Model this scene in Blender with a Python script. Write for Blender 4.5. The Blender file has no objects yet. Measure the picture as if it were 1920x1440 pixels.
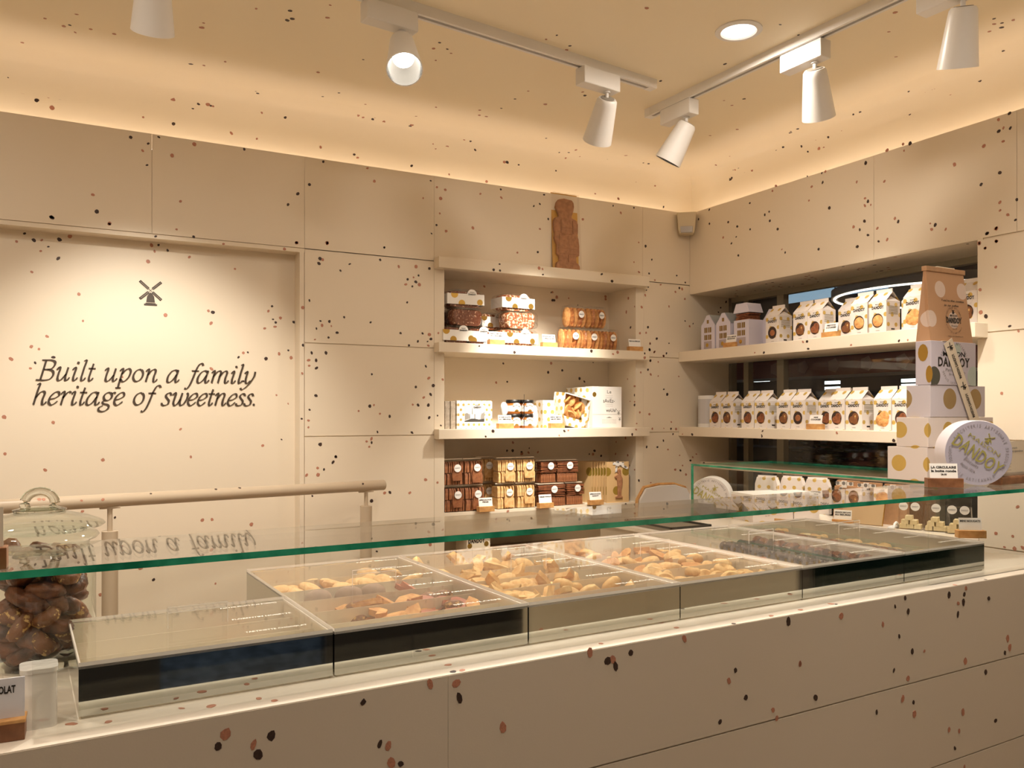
import bpy, math, random
from mathutils import Vector, Matrix
S = bpy.context.scene
COL = S.collection
R = math.radians
# ---------------------------------------------------------------- camera, world, exposure, fill lights
cam_d = bpy.data.cameras.new('camera'); cam = bpy.data.objects.new('camera', cam_d); COL.objects.link(cam)
cam.location = (0, 0, 1.45); cam.rotation_euler = (R(90), 0, R(-28.66))
cam_d.sensor_width = 36; cam_d.lens = 29.325; cam_d.shift_y = 58 / 1920; cam_d.clip_start = .02
S.camera = cam
S.view_settings.view_transform = 'Standard'; S.view_settings.look = 'None'
S.view_settings.gamma = 1; S.view_settings.exposure = 0.0; S.view_settings.use_curve_mapping = False
W = bpy.data.worlds.new('dusk'); S.world = W; W.use_nodes = True
W.node_tree.nodes['Background'].inputs[0].default_value = (.20, .25, .33, 1)
W.node_tree.nodes['Background'].inputs[1].default_value = .25
S.cycles.transparent_max_bounces = 32; S.cycles.max_bounces = 12; S.cycles.glossy_bounces = 6
S.cycles.diffuse_bounces = 5
S.cycles.sample_clamp_indirect = 4
WARM = (1.0, .88, .745); SPOTC = (1.0, .93, .83); COVE = (1.0, .83, .71)
P_AMB, P_SPOT, P_COVE = 8.2, 100.0, 7.6
def area(loc, power, size, col=WARM, rot=(0, 0, 0)):
    l = bpy.data.lights.new('downlight_or_fill_lamp', 'AREA'); l.shape = 'DISK'; l.size = size; l.energy = power; l.color = col
    o = bpy.data.objects.new('downlight_or_fill_lamp', l); COL.objects.link(o); o.location = loc; o.rotation_euler = rot; return o
# first is the downlight in view; the rest are unseen lamps added as fill
DOWN_AND_FILL = [(2.025, 2.107), (.9, 1.2), (1.9, .7), (-.6, 1.9), (-.6, .3), (.8, -.2), (2.2, -.3), (-1.4, 1.2)]
for i, (x, y) in enumerate(DOWN_AND_FILL): area((x, y, 2.735), P_AMB * (1.0, 1.2, .6, 1.25, 1.1, .9, .6, 1.25)[i], .13)
def spot(loc, aim, power, ang=46, blend=.75, col=SPOTC):
    l = bpy.data.lights.new('track_lamp', 'SPOT'); l.energy = power; l.color = col; l.spot_size = R(ang); l.spot_blend = blend; l.shadow_soft_size = .035
    o = bpy.data.objects.new('track_lamp', l); COL.objects.link(o); o.location = loc
    o.rotation_euler = (Vector(aim) - Vector(loc)).to_track_quat('-Z', 'Y').to_euler(); return o
# ---------------------------------------------------------------- materials
def lin(c): return tuple(((v / 255) / 12.92 if v / 255 < .04045 else ((v / 255 + .055) / 1.055) ** 2.4) for v in c) + (1,)
MATS = {}
def mat(name, rgb=(200, 200, 200), rough=.6, metal=0, var=0, vscale=20, bump=0, bscale=40, emit=0, coat=0, rgb2=None, spec=.5, thr=None):
    if name in MATS: return MATS[name]
    m = bpy.data.materials.new(name); m.use_nodes = True; nt = m.node_tree; N = nt.nodes; L = nt.links
    b = N['Principled BSDF']; b.inputs['Base Color'].default_value = lin(rgb); b.inputs['Roughness'].default_value = rough
    b.inputs['Metallic'].default_value = metal; b.inputs['Coat Weight'].default_value = coat; b.inputs['Specular IOR Level'].default_value = spec
    tc = N.new('ShaderNodeTexCoord')
    if var or rgb2:
        no = N.new('ShaderNodeTexNoise'); no.inputs['Scale'].default_value = vscale; no.inputs['Detail'].default_value = 4
        L.new(tc.outputs['Object'], no.inputs['Vector']); cr = N.new('ShaderNodeValToRGB')
        c1 = lin(rgb); c2 = lin(rgb2) if rgb2 else tuple(v * (1 - var) for v in c1[:3]) + (1,)
        lo, hi = thr if thr else (.35, .65)
        cr.color_ramp.elements[0].position = lo; cr.color_ramp.elements[1].position = hi
        cr.color_ramp.elements[0].color = c2; cr.color_ramp.elements[1].color = c1
        L.new(no.outputs['Fac'], cr.inputs[0]); L.new(cr.outputs[0], b.inputs['Base Color'])
    if bump:
        n2 = N.new('ShaderNodeTexNoise'); n2.inputs['Scale'].default_value = bscale; n2.inputs['Detail'].default_value = 5
        L.new(tc.outputs['Object'], n2.inputs['Vector']); bp = N.new('ShaderNodeBump'); bp.inputs['Strength'].default_value = bump; bp.inputs['Distance'].default_value = .004
        L.new(n2.outputs['Fac'], bp.inputs['Height']); L.new(bp.outputs[0], b.inputs['Normal'])
    if emit: b.inputs['Emission Color'].default_value = lin(rgb); b.inputs['Emission Strength'].default_value = emit
    MATS[name] = m; return m
def emis(name, col, s):
    m = bpy.data.materials.new(name); m.use_nodes = True; N = m.node_tree.nodes; N.clear()
    e = N.new('ShaderNodeEmission'); e.inputs[0].default_value = (*col, 1); e.inputs[1].default_value = s
    o = N.new('ShaderNodeOutputMaterial'); m.node_tree.links.new(e.outputs[0], o.inputs[0]); return m
def clear(name, tint=(.97, .99, .98), f0=.04, rough=0.0, wrinkle=0, wscale=60, haze=0, hcol=(.9, .88, .85), k=1):
    """thin clear pane: transparent and mirror mixed by Schlick's law on the viewing angle"""
    m = bpy.data.materials.new(name); m.use_nodes = True; N = m.node_tree.nodes; L = m.node_tree.links; N.clear()
    lw = N.new('ShaderNodeLayerWeight'); lw.inputs[0].default_value = .5
    p = N.new('ShaderNodeMath'); p.operation = 'POWER'; p.inputs[1].default_value = 5; L.new(lw.outputs['Facing'], p.inputs[0])
    a = N.new('ShaderNodeMath'); a.operation = 'MULTIPLY_ADD'; a.inputs[1].default_value = (1 - f0) * k; a.inputs[2].default_value = f0; L.new(p.outputs[0], a.inputs[0])
    t = N.new('ShaderNodeBsdfTransparent'); t.inputs[0].default_value = (*tint, 1)
    g = N.new('ShaderNodeBsdfGlossy'); g.inputs['Roughness'].default_value = rough
    mx = N.new('ShaderNodeMixShader'); L.new(a.outputs[0], mx.inputs[0]); L.new(g.outputs[0], mx.inputs[2])
    if haze:
        d = N.new('ShaderNodeBsdfDiffuse'); d.inputs[0].default_value = (*hcol, 1); m2 = N.new('ShaderNodeMixShader'); m2.inputs[0].default_value = haze
        L.new(t.outputs[0], m2.inputs[1]); L.new(d.outputs[0], m2.inputs[2]); L.new(m2.outputs[0], mx.inputs[1])
    else: L.new(t.outputs[0], mx.inputs[1])
    if wrinkle:
        tc = N.new('ShaderNodeTexCoord'); no = N.new('ShaderNodeTexNoise'); no.inputs['Scale'].default_value = wscale; L.new(tc.outputs['Object'], no.inputs['Vector'])
        bp = N.new('ShaderNodeBump'); bp.inputs['Strength'].default_value = wrinkle; bp.inputs['Distance'].default_value = .01
        L.new(no.outputs['Fac'], bp.inputs['Height']); L.new(bp.outputs[0], g.inputs['Normal']); L.new(bp.outputs[0], lw.inputs['Normal'])
    o = N.new('ShaderNodeOutputMaterial'); L.new(mx.outputs[0], o.inputs[0]); return m
def dots(name, base, pitch, rad, gold=(214, 180, 98), metal=.35, seed=0.0, rough=.5, rk=.866, us=None):
    """printed paper: staggered gold foil dots on UVs measured in metres"""
    m = bpy.data.materials.new(name); m.use_nodes = True; nt = m.node_tree; N = nt.nodes; L = nt.links
    b = N['Principled BSDF']; b.inputs['Roughness'].default_value = rough
    def M(op, a, bb=None, c=None):
        n = N.new('ShaderNodeMath'); n.operation = op
        for i, v in enumerate((a, bb, c)):
            if v is None: continue
            if isinstance(v, (int, float)): n.inputs[i].default_value = v
            else: L.new(v, n.inputs[i])
        return n.outputs[0]
    uv = N.new('ShaderNodeTexCoord'); sx = N.new('ShaderNodeSeparateXYZ'); L.new(uv.outputs['UV'], sx.inputs[0])
    v = M('MULTIPLY_ADD', sx.outputs[1], 1 / (pitch * rk), .37 + seed); row = M('FLOOR', v)
    u = M('MULTIPLY_ADD', sx.outputs[0], 1 / pitch, (.21 + seed * 1.7) if us is None else us); u = M('MULTIPLY_ADD', M('MODULO', row, 2), .5, u)
    fu = M('SUBTRACT', M('FRACT', u), .5); fv = M('MULTIPLY', M('SUBTRACT', M('FRACT', v), .5), rk)
    d = M('SQRT', M('ADD', M('MULTIPLY', fu, fu), M('MULTIPLY', fv, fv))); mk = M('LESS_THAN', d, rad / pitch)
    mx = N.new('ShaderNodeMix'); mx.data_type = 'RGBA'; L.new(mk, mx.inputs[0]); mx.inputs[6].default_value = lin(base); mx.inputs[7].default_value = lin(gold)
    L.new(mx.outputs[2], b.inputs['Base Color']); L.new(M('MULTIPLY', mk, metal), b.inputs['Metallic'])
    L.new(M('MULTIPLY_ADD', mk, .35 - rough, rough), b.inputs['Roughness']); return m
WALL = mat('cream_paint', (228, 214, 192), .42, bump=.03, bscale=300)
CEIL = mat('ceiling_paint', (246, 234, 208), .6, bump=.03, bscale=200)
FL_D = mat('fleck_dark_brown', (66, 46, 38), .5, var=.4, vscale=300)
FL_R = mat('fleck_terracotta', (190, 130, 104), .5, var=.25, vscale=300)
CTOP = mat('counter_lacquer', (238, 226, 210), .18)
WHITE = mat('white_powder_coat', (236, 234, 232), .35)
SHADOWGAP = mat('joint_shadow', (120, 100, 78), .8)
BLACK = mat('black_plastic', (22, 21, 20), .35)
CHROME = mat('chrome', (210, 210, 210), .12, 1)
STEEL = mat('polished_steel', (205, 205, 198), .035, 1)
STEELB = mat('steel_inside', (224, 214, 194), .35, .25)
PAPER = mat('white_card', (240, 236, 230), .6)
CREAMC = mat('cream_card', (232, 218, 196), .6)
LILAC = mat('lilac_card', (196, 190, 204), .5)
INK = mat('black_ink', (34, 30, 28), .5)
INKW = mat('dark_brown_letters', (66, 52, 38), .5)
INKG = mat('grey_ink', (140, 134, 128), .6)
WOODL = mat('light_oak', (214, 166, 104), .5, rgb2=(184, 130, 74), vscale=35)
WOODD = mat('brown_walnut', (146, 98, 64), .4, rgb2=(112, 70, 42), vscale=30)
GOLD = mat('gold_foil', (202, 164, 82), .3, .85)
KRAFT = mat('kraft_paper', (188, 146, 108), .65, var=.12, vscale=60, bump=.1, bscale=90)
GLASS = clear('clear_glass', (.985, .996, .99))
GEDGE = mat('green_glass_edge', (60, 176, 138), .12, coat=.3, rgb2=(24, 120, 90), vscale=14)
ACRYL = clear('clear_acrylic', (.985, .98, .97), haze=.02, k=.5)
AEDGE = mat('acrylic_edge', (246, 238, 230), .2)
CELLO = clear('cellophane', (.98, .97, .96), .045, .06, .5, 45)
PDOT = dots('white_card_gold_dots', (240, 236, 228), .042, .0105)
PDOTS = dots('white_card_small_gold_dots', (240, 238, 230), .026, .0062, seed=.3)
PDOTM = dots('white_carton_gold_dots', (226, 216, 208), .046, .0088, seed=.3)
PDOTG = dots('pale_card_gold_dots', (226, 214, 208), .115, .027, seed=.406, rk=.66, us=1.109)
PDOTL = dots('lilac_card_gold_dots', (204, 196, 202), .135, .034, gold=(176, 150, 104), metal=.5, seed=.62)
KDOT = dots('kraft_white_dots', (188, 146, 110), .115, .027, gold=(214, 192, 178), metal=0, seed=.4, rough=.65)
KDOTG = dots('kraft_gold_dots', (212, 176, 124), .11, .022, gold=(168, 140, 60), seed=.5)
LACE = dots('grey_dots', (228, 222, 214), .03, .008, gold=(120, 116, 112), metal=0, seed=.2)
C_GOLD = mat('golden_biscuit', (226, 172, 106), .75, rgb2=(190, 126, 66), vscale=60, bump=.5, bscale=120)
C_PALE = mat('pale_biscuit', (236, 200, 142), .8, rgb2=(214, 164, 100), vscale=70, bump=.4, bscale=120)
C_BROWN = mat('brown_biscuit', (150, 88, 50), .7, rgb2=(108, 58, 30), vscale=70, bump=.5, bscale=120)
C_DARK = mat('dark_chocolate', (66, 38, 28), .45, rgb2=(44, 24, 18), vscale=50, bump=.4, bscale=100)
C_SPEC = mat('spiced_biscuit', (164, 104, 62), .7, rgb2=(136, 80, 46), vscale=60, bump=.4, bscale=140)
C_NUT = mat('nutty_cookie', (122, 74, 40), .55, rgb2=(210, 168, 102), vscale=75, bump=1, bscale=80, thr=(.38, .43))
C_JAR = mat('chunky_brown_cookie', (122, 70, 38), .5, rgb2=(60, 32, 20), vscale=45, bump=1, bscale=70)
C_WHITE = mat('cream_nougat', (240, 222, 176), .6, var=.1, vscale=80)
C_MAUVE = mat('mauve_meringue', (158, 130, 112), .8, var=.2, vscale=40, bump=.3, bscale=80)
LOAF = mat('glazed_loaf_painted_glints', (112, 56, 34), .2, rgb2=(214, 168, 136), vscale=95, bump=1, bscale=70, coat=1, thr=(.37, .42))  # pale specks paint the glaze highlights into the brown loaf colour
SUGAR = mat('sugar_pearl_loaf', (226, 196, 160), .45, rgb2=(138, 74, 38), vscale=90, bump=.8, bscale=110, thr=(.5, .56))
LOAFT = mat('loaf_crust', (190, 112, 62), .5, rgb2=(150, 80, 42), vscale=60, bump=.4)
PUFF = mat('caramelised_pastry', (222, 160, 98), .4, rgb2=(146, 74, 38), vscale=60, bump=.8, bscale=90)
CARAM = mat('caramel_spread', (170, 100, 40), .25)
DARKRM = mat('dark_room', (34, 32, 34), .6)
# ---------------------------------------------------------------- mesh helpers
class MB:
    def __init__(s): s.v = []; s.f = []; s.m = []; s.mats = []; s.M = None
    def mi(s, m):
        if m not in s.mats: s.mats.append(m)
        return s.mats.index(m)
    def add(s, vs, fs, m):
        o = len(s.v); k = s.mi(m)
        for p in vs: s.v.append(tuple(s.M @ Vector(p)) if s.M else tuple(p))
        for f in fs: s.f.append([i + o for i in f]); s.m.append(k)
        return s
    def box(s, x0, x1, y0, y1, z0, z1, m, taper=0):
        t = taper
        vs = [(x0, y0, z0), (x1, y0, z0), (x1, y1, z0), (x0, y1, z0), (x0 + t, y0 + t, z1), (x1 - t, y0 + t, z1), (x1 - t, y1 - t, z1), (x0 + t, y1 - t, z1)]
        return s.add(vs, [(0, 3, 2, 1), (4, 5, 6, 7), (0, 1, 5, 4), (1, 2, 6, 5), (2, 3, 7, 6), (3, 0, 4, 7)], m)
    def lathe(s, prof, m, n=24, c=(0, 0, 0), axis='z', close=True):
        vs = []
        for r, z in prof:
            for i in range(n):
                a = 2 * math.pi * i / n; p = (r * math.cos(a), r * math.sin(a), z)
                if axis == 'y': p = (p[0], z, p[1])
                if axis == 'x': p = (z, p[0], p[1])
                vs.append((p[0] + c[0], p[1] + c[1], p[2] + c[2]))
        fs = []; k = len(prof)
        for j in range(k - 1):
            for i in range(n): fs.append((j * n + i, j * n + (i + 1) % n, (j + 1) * n + (i + 1) % n, (j + 1) * n + i))
        if close:
            if prof[0][0] > 1e-5: fs.append(tuple(range(n - 1, -1, -1)))
            if prof[-1][0] > 1e-5: fs.append(tuple((k - 1) * n + i for i in range(n)))
        return s.add(vs, fs, m)
    def cyl(s, c, r, h, m, n=20, r2=None, axis='z'):
        return s.lathe([(r, 0), (r if r2 is None else r2, h)], m, n, c, axis)
    def tube(s, pts, r, m, n=8, closed=False):
        pts = [Vector(p) for p in pts]; k = len(pts); vs = []
        for i, p in enumerate(pts):
            a = pts[(i - 1) % k] if (closed or i > 0) else p; b = pts[(i + 1) % k] if (closed or i < k - 1) else p
            d = (b - a).normalized(); u = d.cross(Vector((0, 0, 1)))
            if u.length < .05: u = d.cross(Vector((1, 0, 0)))
            u.normalize(); w = d.cross(u); rr = r[i] if isinstance(r, (list, tuple)) else r
            for j in range(n):
                t = 2 * math.pi * j / n; vs.append(p + (u * math.cos(t) + w * math.sin(t)) * rr)
        fs = [(i * n + j, i * n + (j + 1) % n, ((i + 1) % k) * n + (j + 1) % n, ((i + 1) % k) * n + j) for i in range(k if closed else k - 1) for j in range(n)]
        if not closed: fs += [tuple(range(n - 1, -1, -1)), tuple((k - 1) * n + j for j in range(n))]
        return s.add(vs, fs, m)
    def prism(s, poly, y0, y1, m, plane='xz'):
        n = len(poly)
        def q(a, b, d): return (a, d, b) if plane == 'xz' else (a, b, d) if plane == 'xy' else (d, a, b)
        vs = [q(a, b, y0) for a, b in poly] + [q(a, b, y1) for a, b in poly]
        return s.add(vs, [tuple(range(n)), tuple(range(2 * n - 1, n - 1, -1))] + [(i, i + n, (i + 1) % n + n, (i + 1) % n) for i in range(n)], m)
    def disc(s, cx, cz, r, m, y=0, n=20, th=.0006, rz=None):
        return s.prism([(cx + r * math.cos(2 * math.pi * i / n), cz + (rz or r) * math.sin(2 * math.pi * i / n)) for i in range(n)], y - th, y, m)
    def blob(s, c, r, m, rng, amp=.12, nu=10, nv=6, e=.8):
        vs = [(c[0], c[1], c[2] - r[2])]; ph = [rng.uniform(0, 6.28) for _ in range(4)]
        for j in range(1, nv):
            th = -math.pi / 2 + math.pi * j / nv
            for i in range(nu):
                a = 2 * math.pi * i / nu
                k = 1 + amp * (math.sin(2 * a + ph[0]) * .5 + math.sin(3 * a + ph[1] + th) * .5) + rng.uniform(-amp, amp) * .25
                ct = abs(math.cos(th)) ** e
                vs.append((c[0] + r[0] * k * ct * math.cos(a), c[1] + r[1] * k * ct * math.sin(a), c[2] + r[2] * math.sin(th)))
        vs.append((c[0], c[1], c[2] + r[2])); t = len(vs) - 1
        fs = [(0, 1 + (i + 1) % nu, 1 + i) for i in range(nu)]
        for j in range(nv - 2):
            for i in range(nu): fs.append((1 + j * nu + i, 1 + j * nu + (i + 1) % nu, 1 + (j + 1) * nu + (i + 1) % nu, 1 + (j + 1) * nu + i))
        fs += [(t, 1 + (nv - 2) * nu + i, 1 + (nv - 2) * nu + (i + 1) % nu) for i in range(nu)]
        return s.add(vs, fs, m)
    def mesh(s, name, smooth=None):
        me = bpy.data.meshes.new(name); me.from_pydata(s.v, [], s.f)
        for m in s.mats: me.materials.append(m)
        me.polygons.foreach_set('material_index', s.m); me.update()
        uv = me.uv_layers.new(name='UVMap').data; co = s.v
        for p in me.polygons:
            n = p.normal; ax = max(range(3), key=lambda i: abs(n[i])); a, b = ((1, 2), (0, 2), (0, 1))[ax]
            for li in p.loop_indices:
                v = co[me.loops[li].vertex_index]; uv[li].uv = (v[a], v[b])
        if smooth is not None:
            me.polygons.foreach_set('use_smooth', [True] * len(me.polygons)); me.set_sharp_from_angle(angle=R(smooth))
        return me
def ob(name, mb, parent=None, loc=None, rot=None, smooth=None, bev=0, **kw):
    me = mb.mesh(name, smooth) if isinstance(mb, MB) else mb
    o = bpy.data.objects.new(name, me); COL.objects.link(o)
    if parent is not None: o.parent = parent
    if loc: o.location = loc
    if rot: o.rotation_euler = rot
    if bev:
        b = o.modifiers.new('bevel', 'BEVEL'); b.width = bev; b.segments = 2; b.limit_method = 'ANGLE'
    for k, v in kw.items(): o[k] = v
    return o
def thing(name, label, cat, loc=(0, 0, 0), rz=0, group=None, rot=None):
    o = bpy.data.objects.new(name, None); COL.objects.link(o); o.empty_display_size = .02
    o.location = loc; o.rotation_euler = rot if rot else (0, 0, rz); o['label'] = label; o['category'] = cat
    if group: o['group'] = group
    return o
def dup(root, loc, rz=0, label=None, group=None, rot=None):
    r = root.copy(); COL.objects.link(r); r.location = loc; r.rotation_euler = rot if rot else (0, 0, rz)
    if label: r['label'] = label
    if group: r['group'] = group
    for ch in KIDS[root.name]:
        c = ch.copy(); COL.objects.link(c); c.parent = r
        for g in KIDS.get(ch.name, ()): d = g.copy(); COL.objects.link(d); d.parent = c
    return r
KC, KZ = .83, .2465                           # counter and all that stands on it scaled about the camera: factor, height offset
_seen = set()
def begin(): _seen.clear(); _seen.update(o.name for o in COL.objects)
def scale_about_camera():
    for o in COL.objects:
        if o.name not in _seen and o.parent is None and o.type in ('MESH', 'EMPTY'): o.location = (o.location.x * KC, o.location.y * KC, o.location.z * KC + KZ); o.scale = (KC,) * 3
KIDS = {}
def keep(root):
    """remember the children of a prototype for dup()"""
    al = [o for o in COL.objects if o.parent is not None]
    KIDS[root.name] = [o for o in al if o.parent == root]
    for c in KIDS[root.name]: KIDS[c.name] = [o for o in al if o.parent == c]
    return root
def struct(name, mb, parent=None, **kw):
    o = ob(name, mb, parent, **kw)
    if parent is None: o['kind'] = 'structure'
    return o
# ---------------------------------------------------------------- lettering
_fc = {}
def fontmesh(txt, bold):
    k = (txt, bold)
    if k not in _fc:
        c = bpy.data.curves.new('t', 'FONT'); c.body = txt; c.size = 1; c.resolution_u = 2; c.offset = bold; c.space_character = 1.1 if txt == 'DANDOY' else 1.0
        o = bpy.data.objects.new('t', c); me = bpy.data.meshes.new_from_object(o)
        xs = [v.co.x for v in me.vertices] or [0]
        _fc[k] = ([(v.co.x, v.co.y) for v in me.vertices], [list(p.vertices) for p in me.polygons], min(xs), max(xs))
        bpy.data.objects.remove(o); bpy.data.curves.remove(c); bpy.data.meshes.remove(me)
    return _fc[k]
def text(mb, txt, cx, cz, h, m, width=None, sx=.7, bold=.02, rot=0, y=-.0008, slant=0):
    """flat print in the local xz plane, centred on (cx, cz), cap height h"""
    vs, fs, x0, x1 = fontmesh(txt, bold); k = h / .73; w = (x1 - x0)
    ax = (width / w) if width else k * sx
    ca, sa = math.cos(rot), math.sin(rot); out = []
    for x, z in vs:
        X = (x - (x0 + x1) / 2) * ax + slant * z * k; Z = (z - .365) * k
        out.append((cx + X * ca - Z * sa, y, cz + X * sa + Z * ca))
    return mb.add(out, fs, m)
def arc(mb, txt, cx, cz, r, h, m, a0, a1, y=-.0008, bold=.01, inside=False):
    n = len(txt)
    for i, ch in enumerate(txt):
        if ch == ' ': continue
        a = a0 + (a1 - a0) * (i + .5) / n
        text(mb, ch, cx + r * math.cos(a), cz + r * math.sin(a), h, m, sx=.7, bold=bold, rot=a - math.pi / 2 + (math.pi if inside else 0), y=y)
# broad-nib italic pen strokes, x-height 1
def ell(cx, cy, rx, ry, n=14): return [(cx + rx * math.cos(2 * math.pi * i / n + 1.2), cy + ry * math.sin(2 * math.pi * i / n + 1.2)) for i in range(n + 1)]
_ent = [(0, .8), (.12, 1.0), (.21, .9)]
_out = lambda x: [(x, .25), (x + .06, .03), (x + .18, .04), (x + .3, .24)]
_arch = lambda x: [(x, .5), (x + .18, .88), (x + .38, 1.0), (x + .52, .86), (x + .5, .5)]
G = {
 'B': ([[(.3, 1.48), (.3, .75), (.3, .02)], [(.02, 1.49), (.3, 1.5), (.65, 1.5), (.92, 1.38), (.95, 1.1), (.8, .86), (.5, .8), (.3, .8)], [(.55, .8), (.92, .72), (1.06, .42), (.92, .1), (.6, 0), (.3, 0), (.0, .01)]], 1.2),
 'u': ([_ent + [(.2, .5), (.22, .15), (.34, 0), (.52, .1), (.72, .5)], [(.74, 1), (.73, .5)] + _out(.73)], 1.08),
 'i': ([_ent + [(.2, .5)] + _out(.2)], .56),
 'l': ([[(.04, 1.5), (.22, 1.56), (.2, 1.0), (.2, .5)] + _out(.2)], .54),
 't': ([[(.24, 1.32), (.21, .8), (.2, .5)] + _out(.2), [(-.02, .95), (.48, .95)]], .56),
 'p': ([_ent + [(.2, .3), (.2, -.5)], [(.02, -.5), (.42, -.5)], [(.2, .55), (.4, .9), (.62, 1), (.8, .78), (.76, .35), (.55, .03), (.35, .02), (.2, .2)]], 1.0),
 'o': ([ell(.42, .5, .34, .47)], .92),
 'n': ([_ent + [(.2, .4), (.2, 0)], _arch(.2) + [(.7, .4)] + _out(.71)], 1.08),
 'a': ([[(.68, .85), (.5, .98), (.25, .88), (.07, .5), (.1, .1), (.28, .0), (.5, .2), (.68, .62)], [(.72, 1), (.69, .5)] + _out(.69)], 1.06),
 'f': ([[(.86, 1.4), (.74, 1.56), (.56, 1.5), (.42, 1.1), (.34, .4), (.24, -.2), (.08, -.5), (-.1, -.45)], [(.08, .95), (.66, .95)]], .66),
 'm': ([_ent + [(.2, .4), (.2, 0)], _arch(.2) + [(.7, .4), (.7, 0)], _arch(.7) + [(1.2, .4)] + _out(1.21)], 1.58),
 'y': ([_ent + [(.2, .5), (.26, .12), (.42, .02), (.62, .25)], [(.84, 1.0), (.84, .6), (.66, .1), (.4, -.3), (.12, -.5), (-.04, -.38)]], .95),
 'h': ([[(.04, 1.5), (.22, 1.56), (.2, 1), (.2, 0)], _arch(.2) + [(.7, .4)] + _out(.71)], 1.08),
 'e': ([[(.12, .42), (.42, .5), (.64, .72), (.54, .96), (.3, .92), (.09, .6), (.08, .2), (.27, .0), (.46, .06), (.66, .28)]], .76),
 'r': ([_ent + [(.2, .4), (.2, 0)], [(.2, .5), (.36, .86), (.52, 1), (.64, .9)]], .72),
 'g': ([ell(.4, .66, .28, .31), [(.28, .38), (.14, .24), (.24, .1), (.55, .02), (.68, -.16), (.56, -.4), (.28, -.5), (.02, -.4), (.02, -.18), (.24, -.03)], [(.62, .88), (.76, .97), (.88, .9)]], .9),
 's': ([[(.56, .8), (.44, .98), (.24, .94), (.17, .74), (.32, .55), (.5, .36), (.48, .1), (.26, .0), (.06, .05), (.02, .2)]], .68),
 'w': ([_ent + [(.2, .5), (.22, .15), (.36, .0), (.54, .14), (.66, .5)], [(.7, 1), (.68, .4), (.76, .04), (.98, .08), (1.14, .45), (1.16, .85), (1.04, 1.0)]], 1.26),
 '.': ([], .4), ' ': ([], .62)}
def spline(p, k=5):
    out = []; n = len(p)
    if n == 2: return [Vector(p[0]).lerp(Vector(p[1]), i / 4) for i in range(5)]
    for i in range(n - 1):
        a, b, c, d = [Vector(p[max(0, min(n - 1, j))]) for j in (i - 1, i, i + 1, i + 2)]
        for t in range(k):
            t /= k; out.append(.5 * (2 * b + (c - a) * t + (2 * a - 5 * b + 4 * c - d) * t * t + (3 * b - a - 3 * c + d) * t ** 3))
    out.append(Vector(p[-1])); return out
def pen_letter(ch):
    """outline quads of one italic letter in a plane, slanted"""
    st, adv = G[ch]; vs = []; fs = []; sh = .28
    for s_ in st:
        pts = [Vector((p.x + sh * p.y, p.y)) for p in spline(s_)]; o = len(vs)
        for i, p in enumerate(pts):
            d = pts[min(i + 1, len(pts) - 1)] - pts[max(i - 1, 0)]; th = math.atan2(d.y, d.x)
            w = .055 + .14 * abs(math.sin(th - R(28))) ** 1.5
            n_ = Vector((-d.y, d.x)).normalized() * w / 2; vs += [p + n_, p - n_]
        fs += [(o + 2 * i, o + 2 * i + 1, o + 2 * i + 3, o + 2 * i + 2) for i in range(len(pts) - 1)]
    for c in ([(.26 + sh * 1.36, 1.36)] if ch == 'i' else [(.16, .09)] if ch == '.' else []):
        o = len(vs); vs += [Vector((c[0] + .1 * math.cos(a * .5236), c[1] + .1 * math.sin(a * .5236))) for a in range(12)]; fs.append(tuple(o + i for i in range(12)))
    return vs, fs, adv
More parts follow.
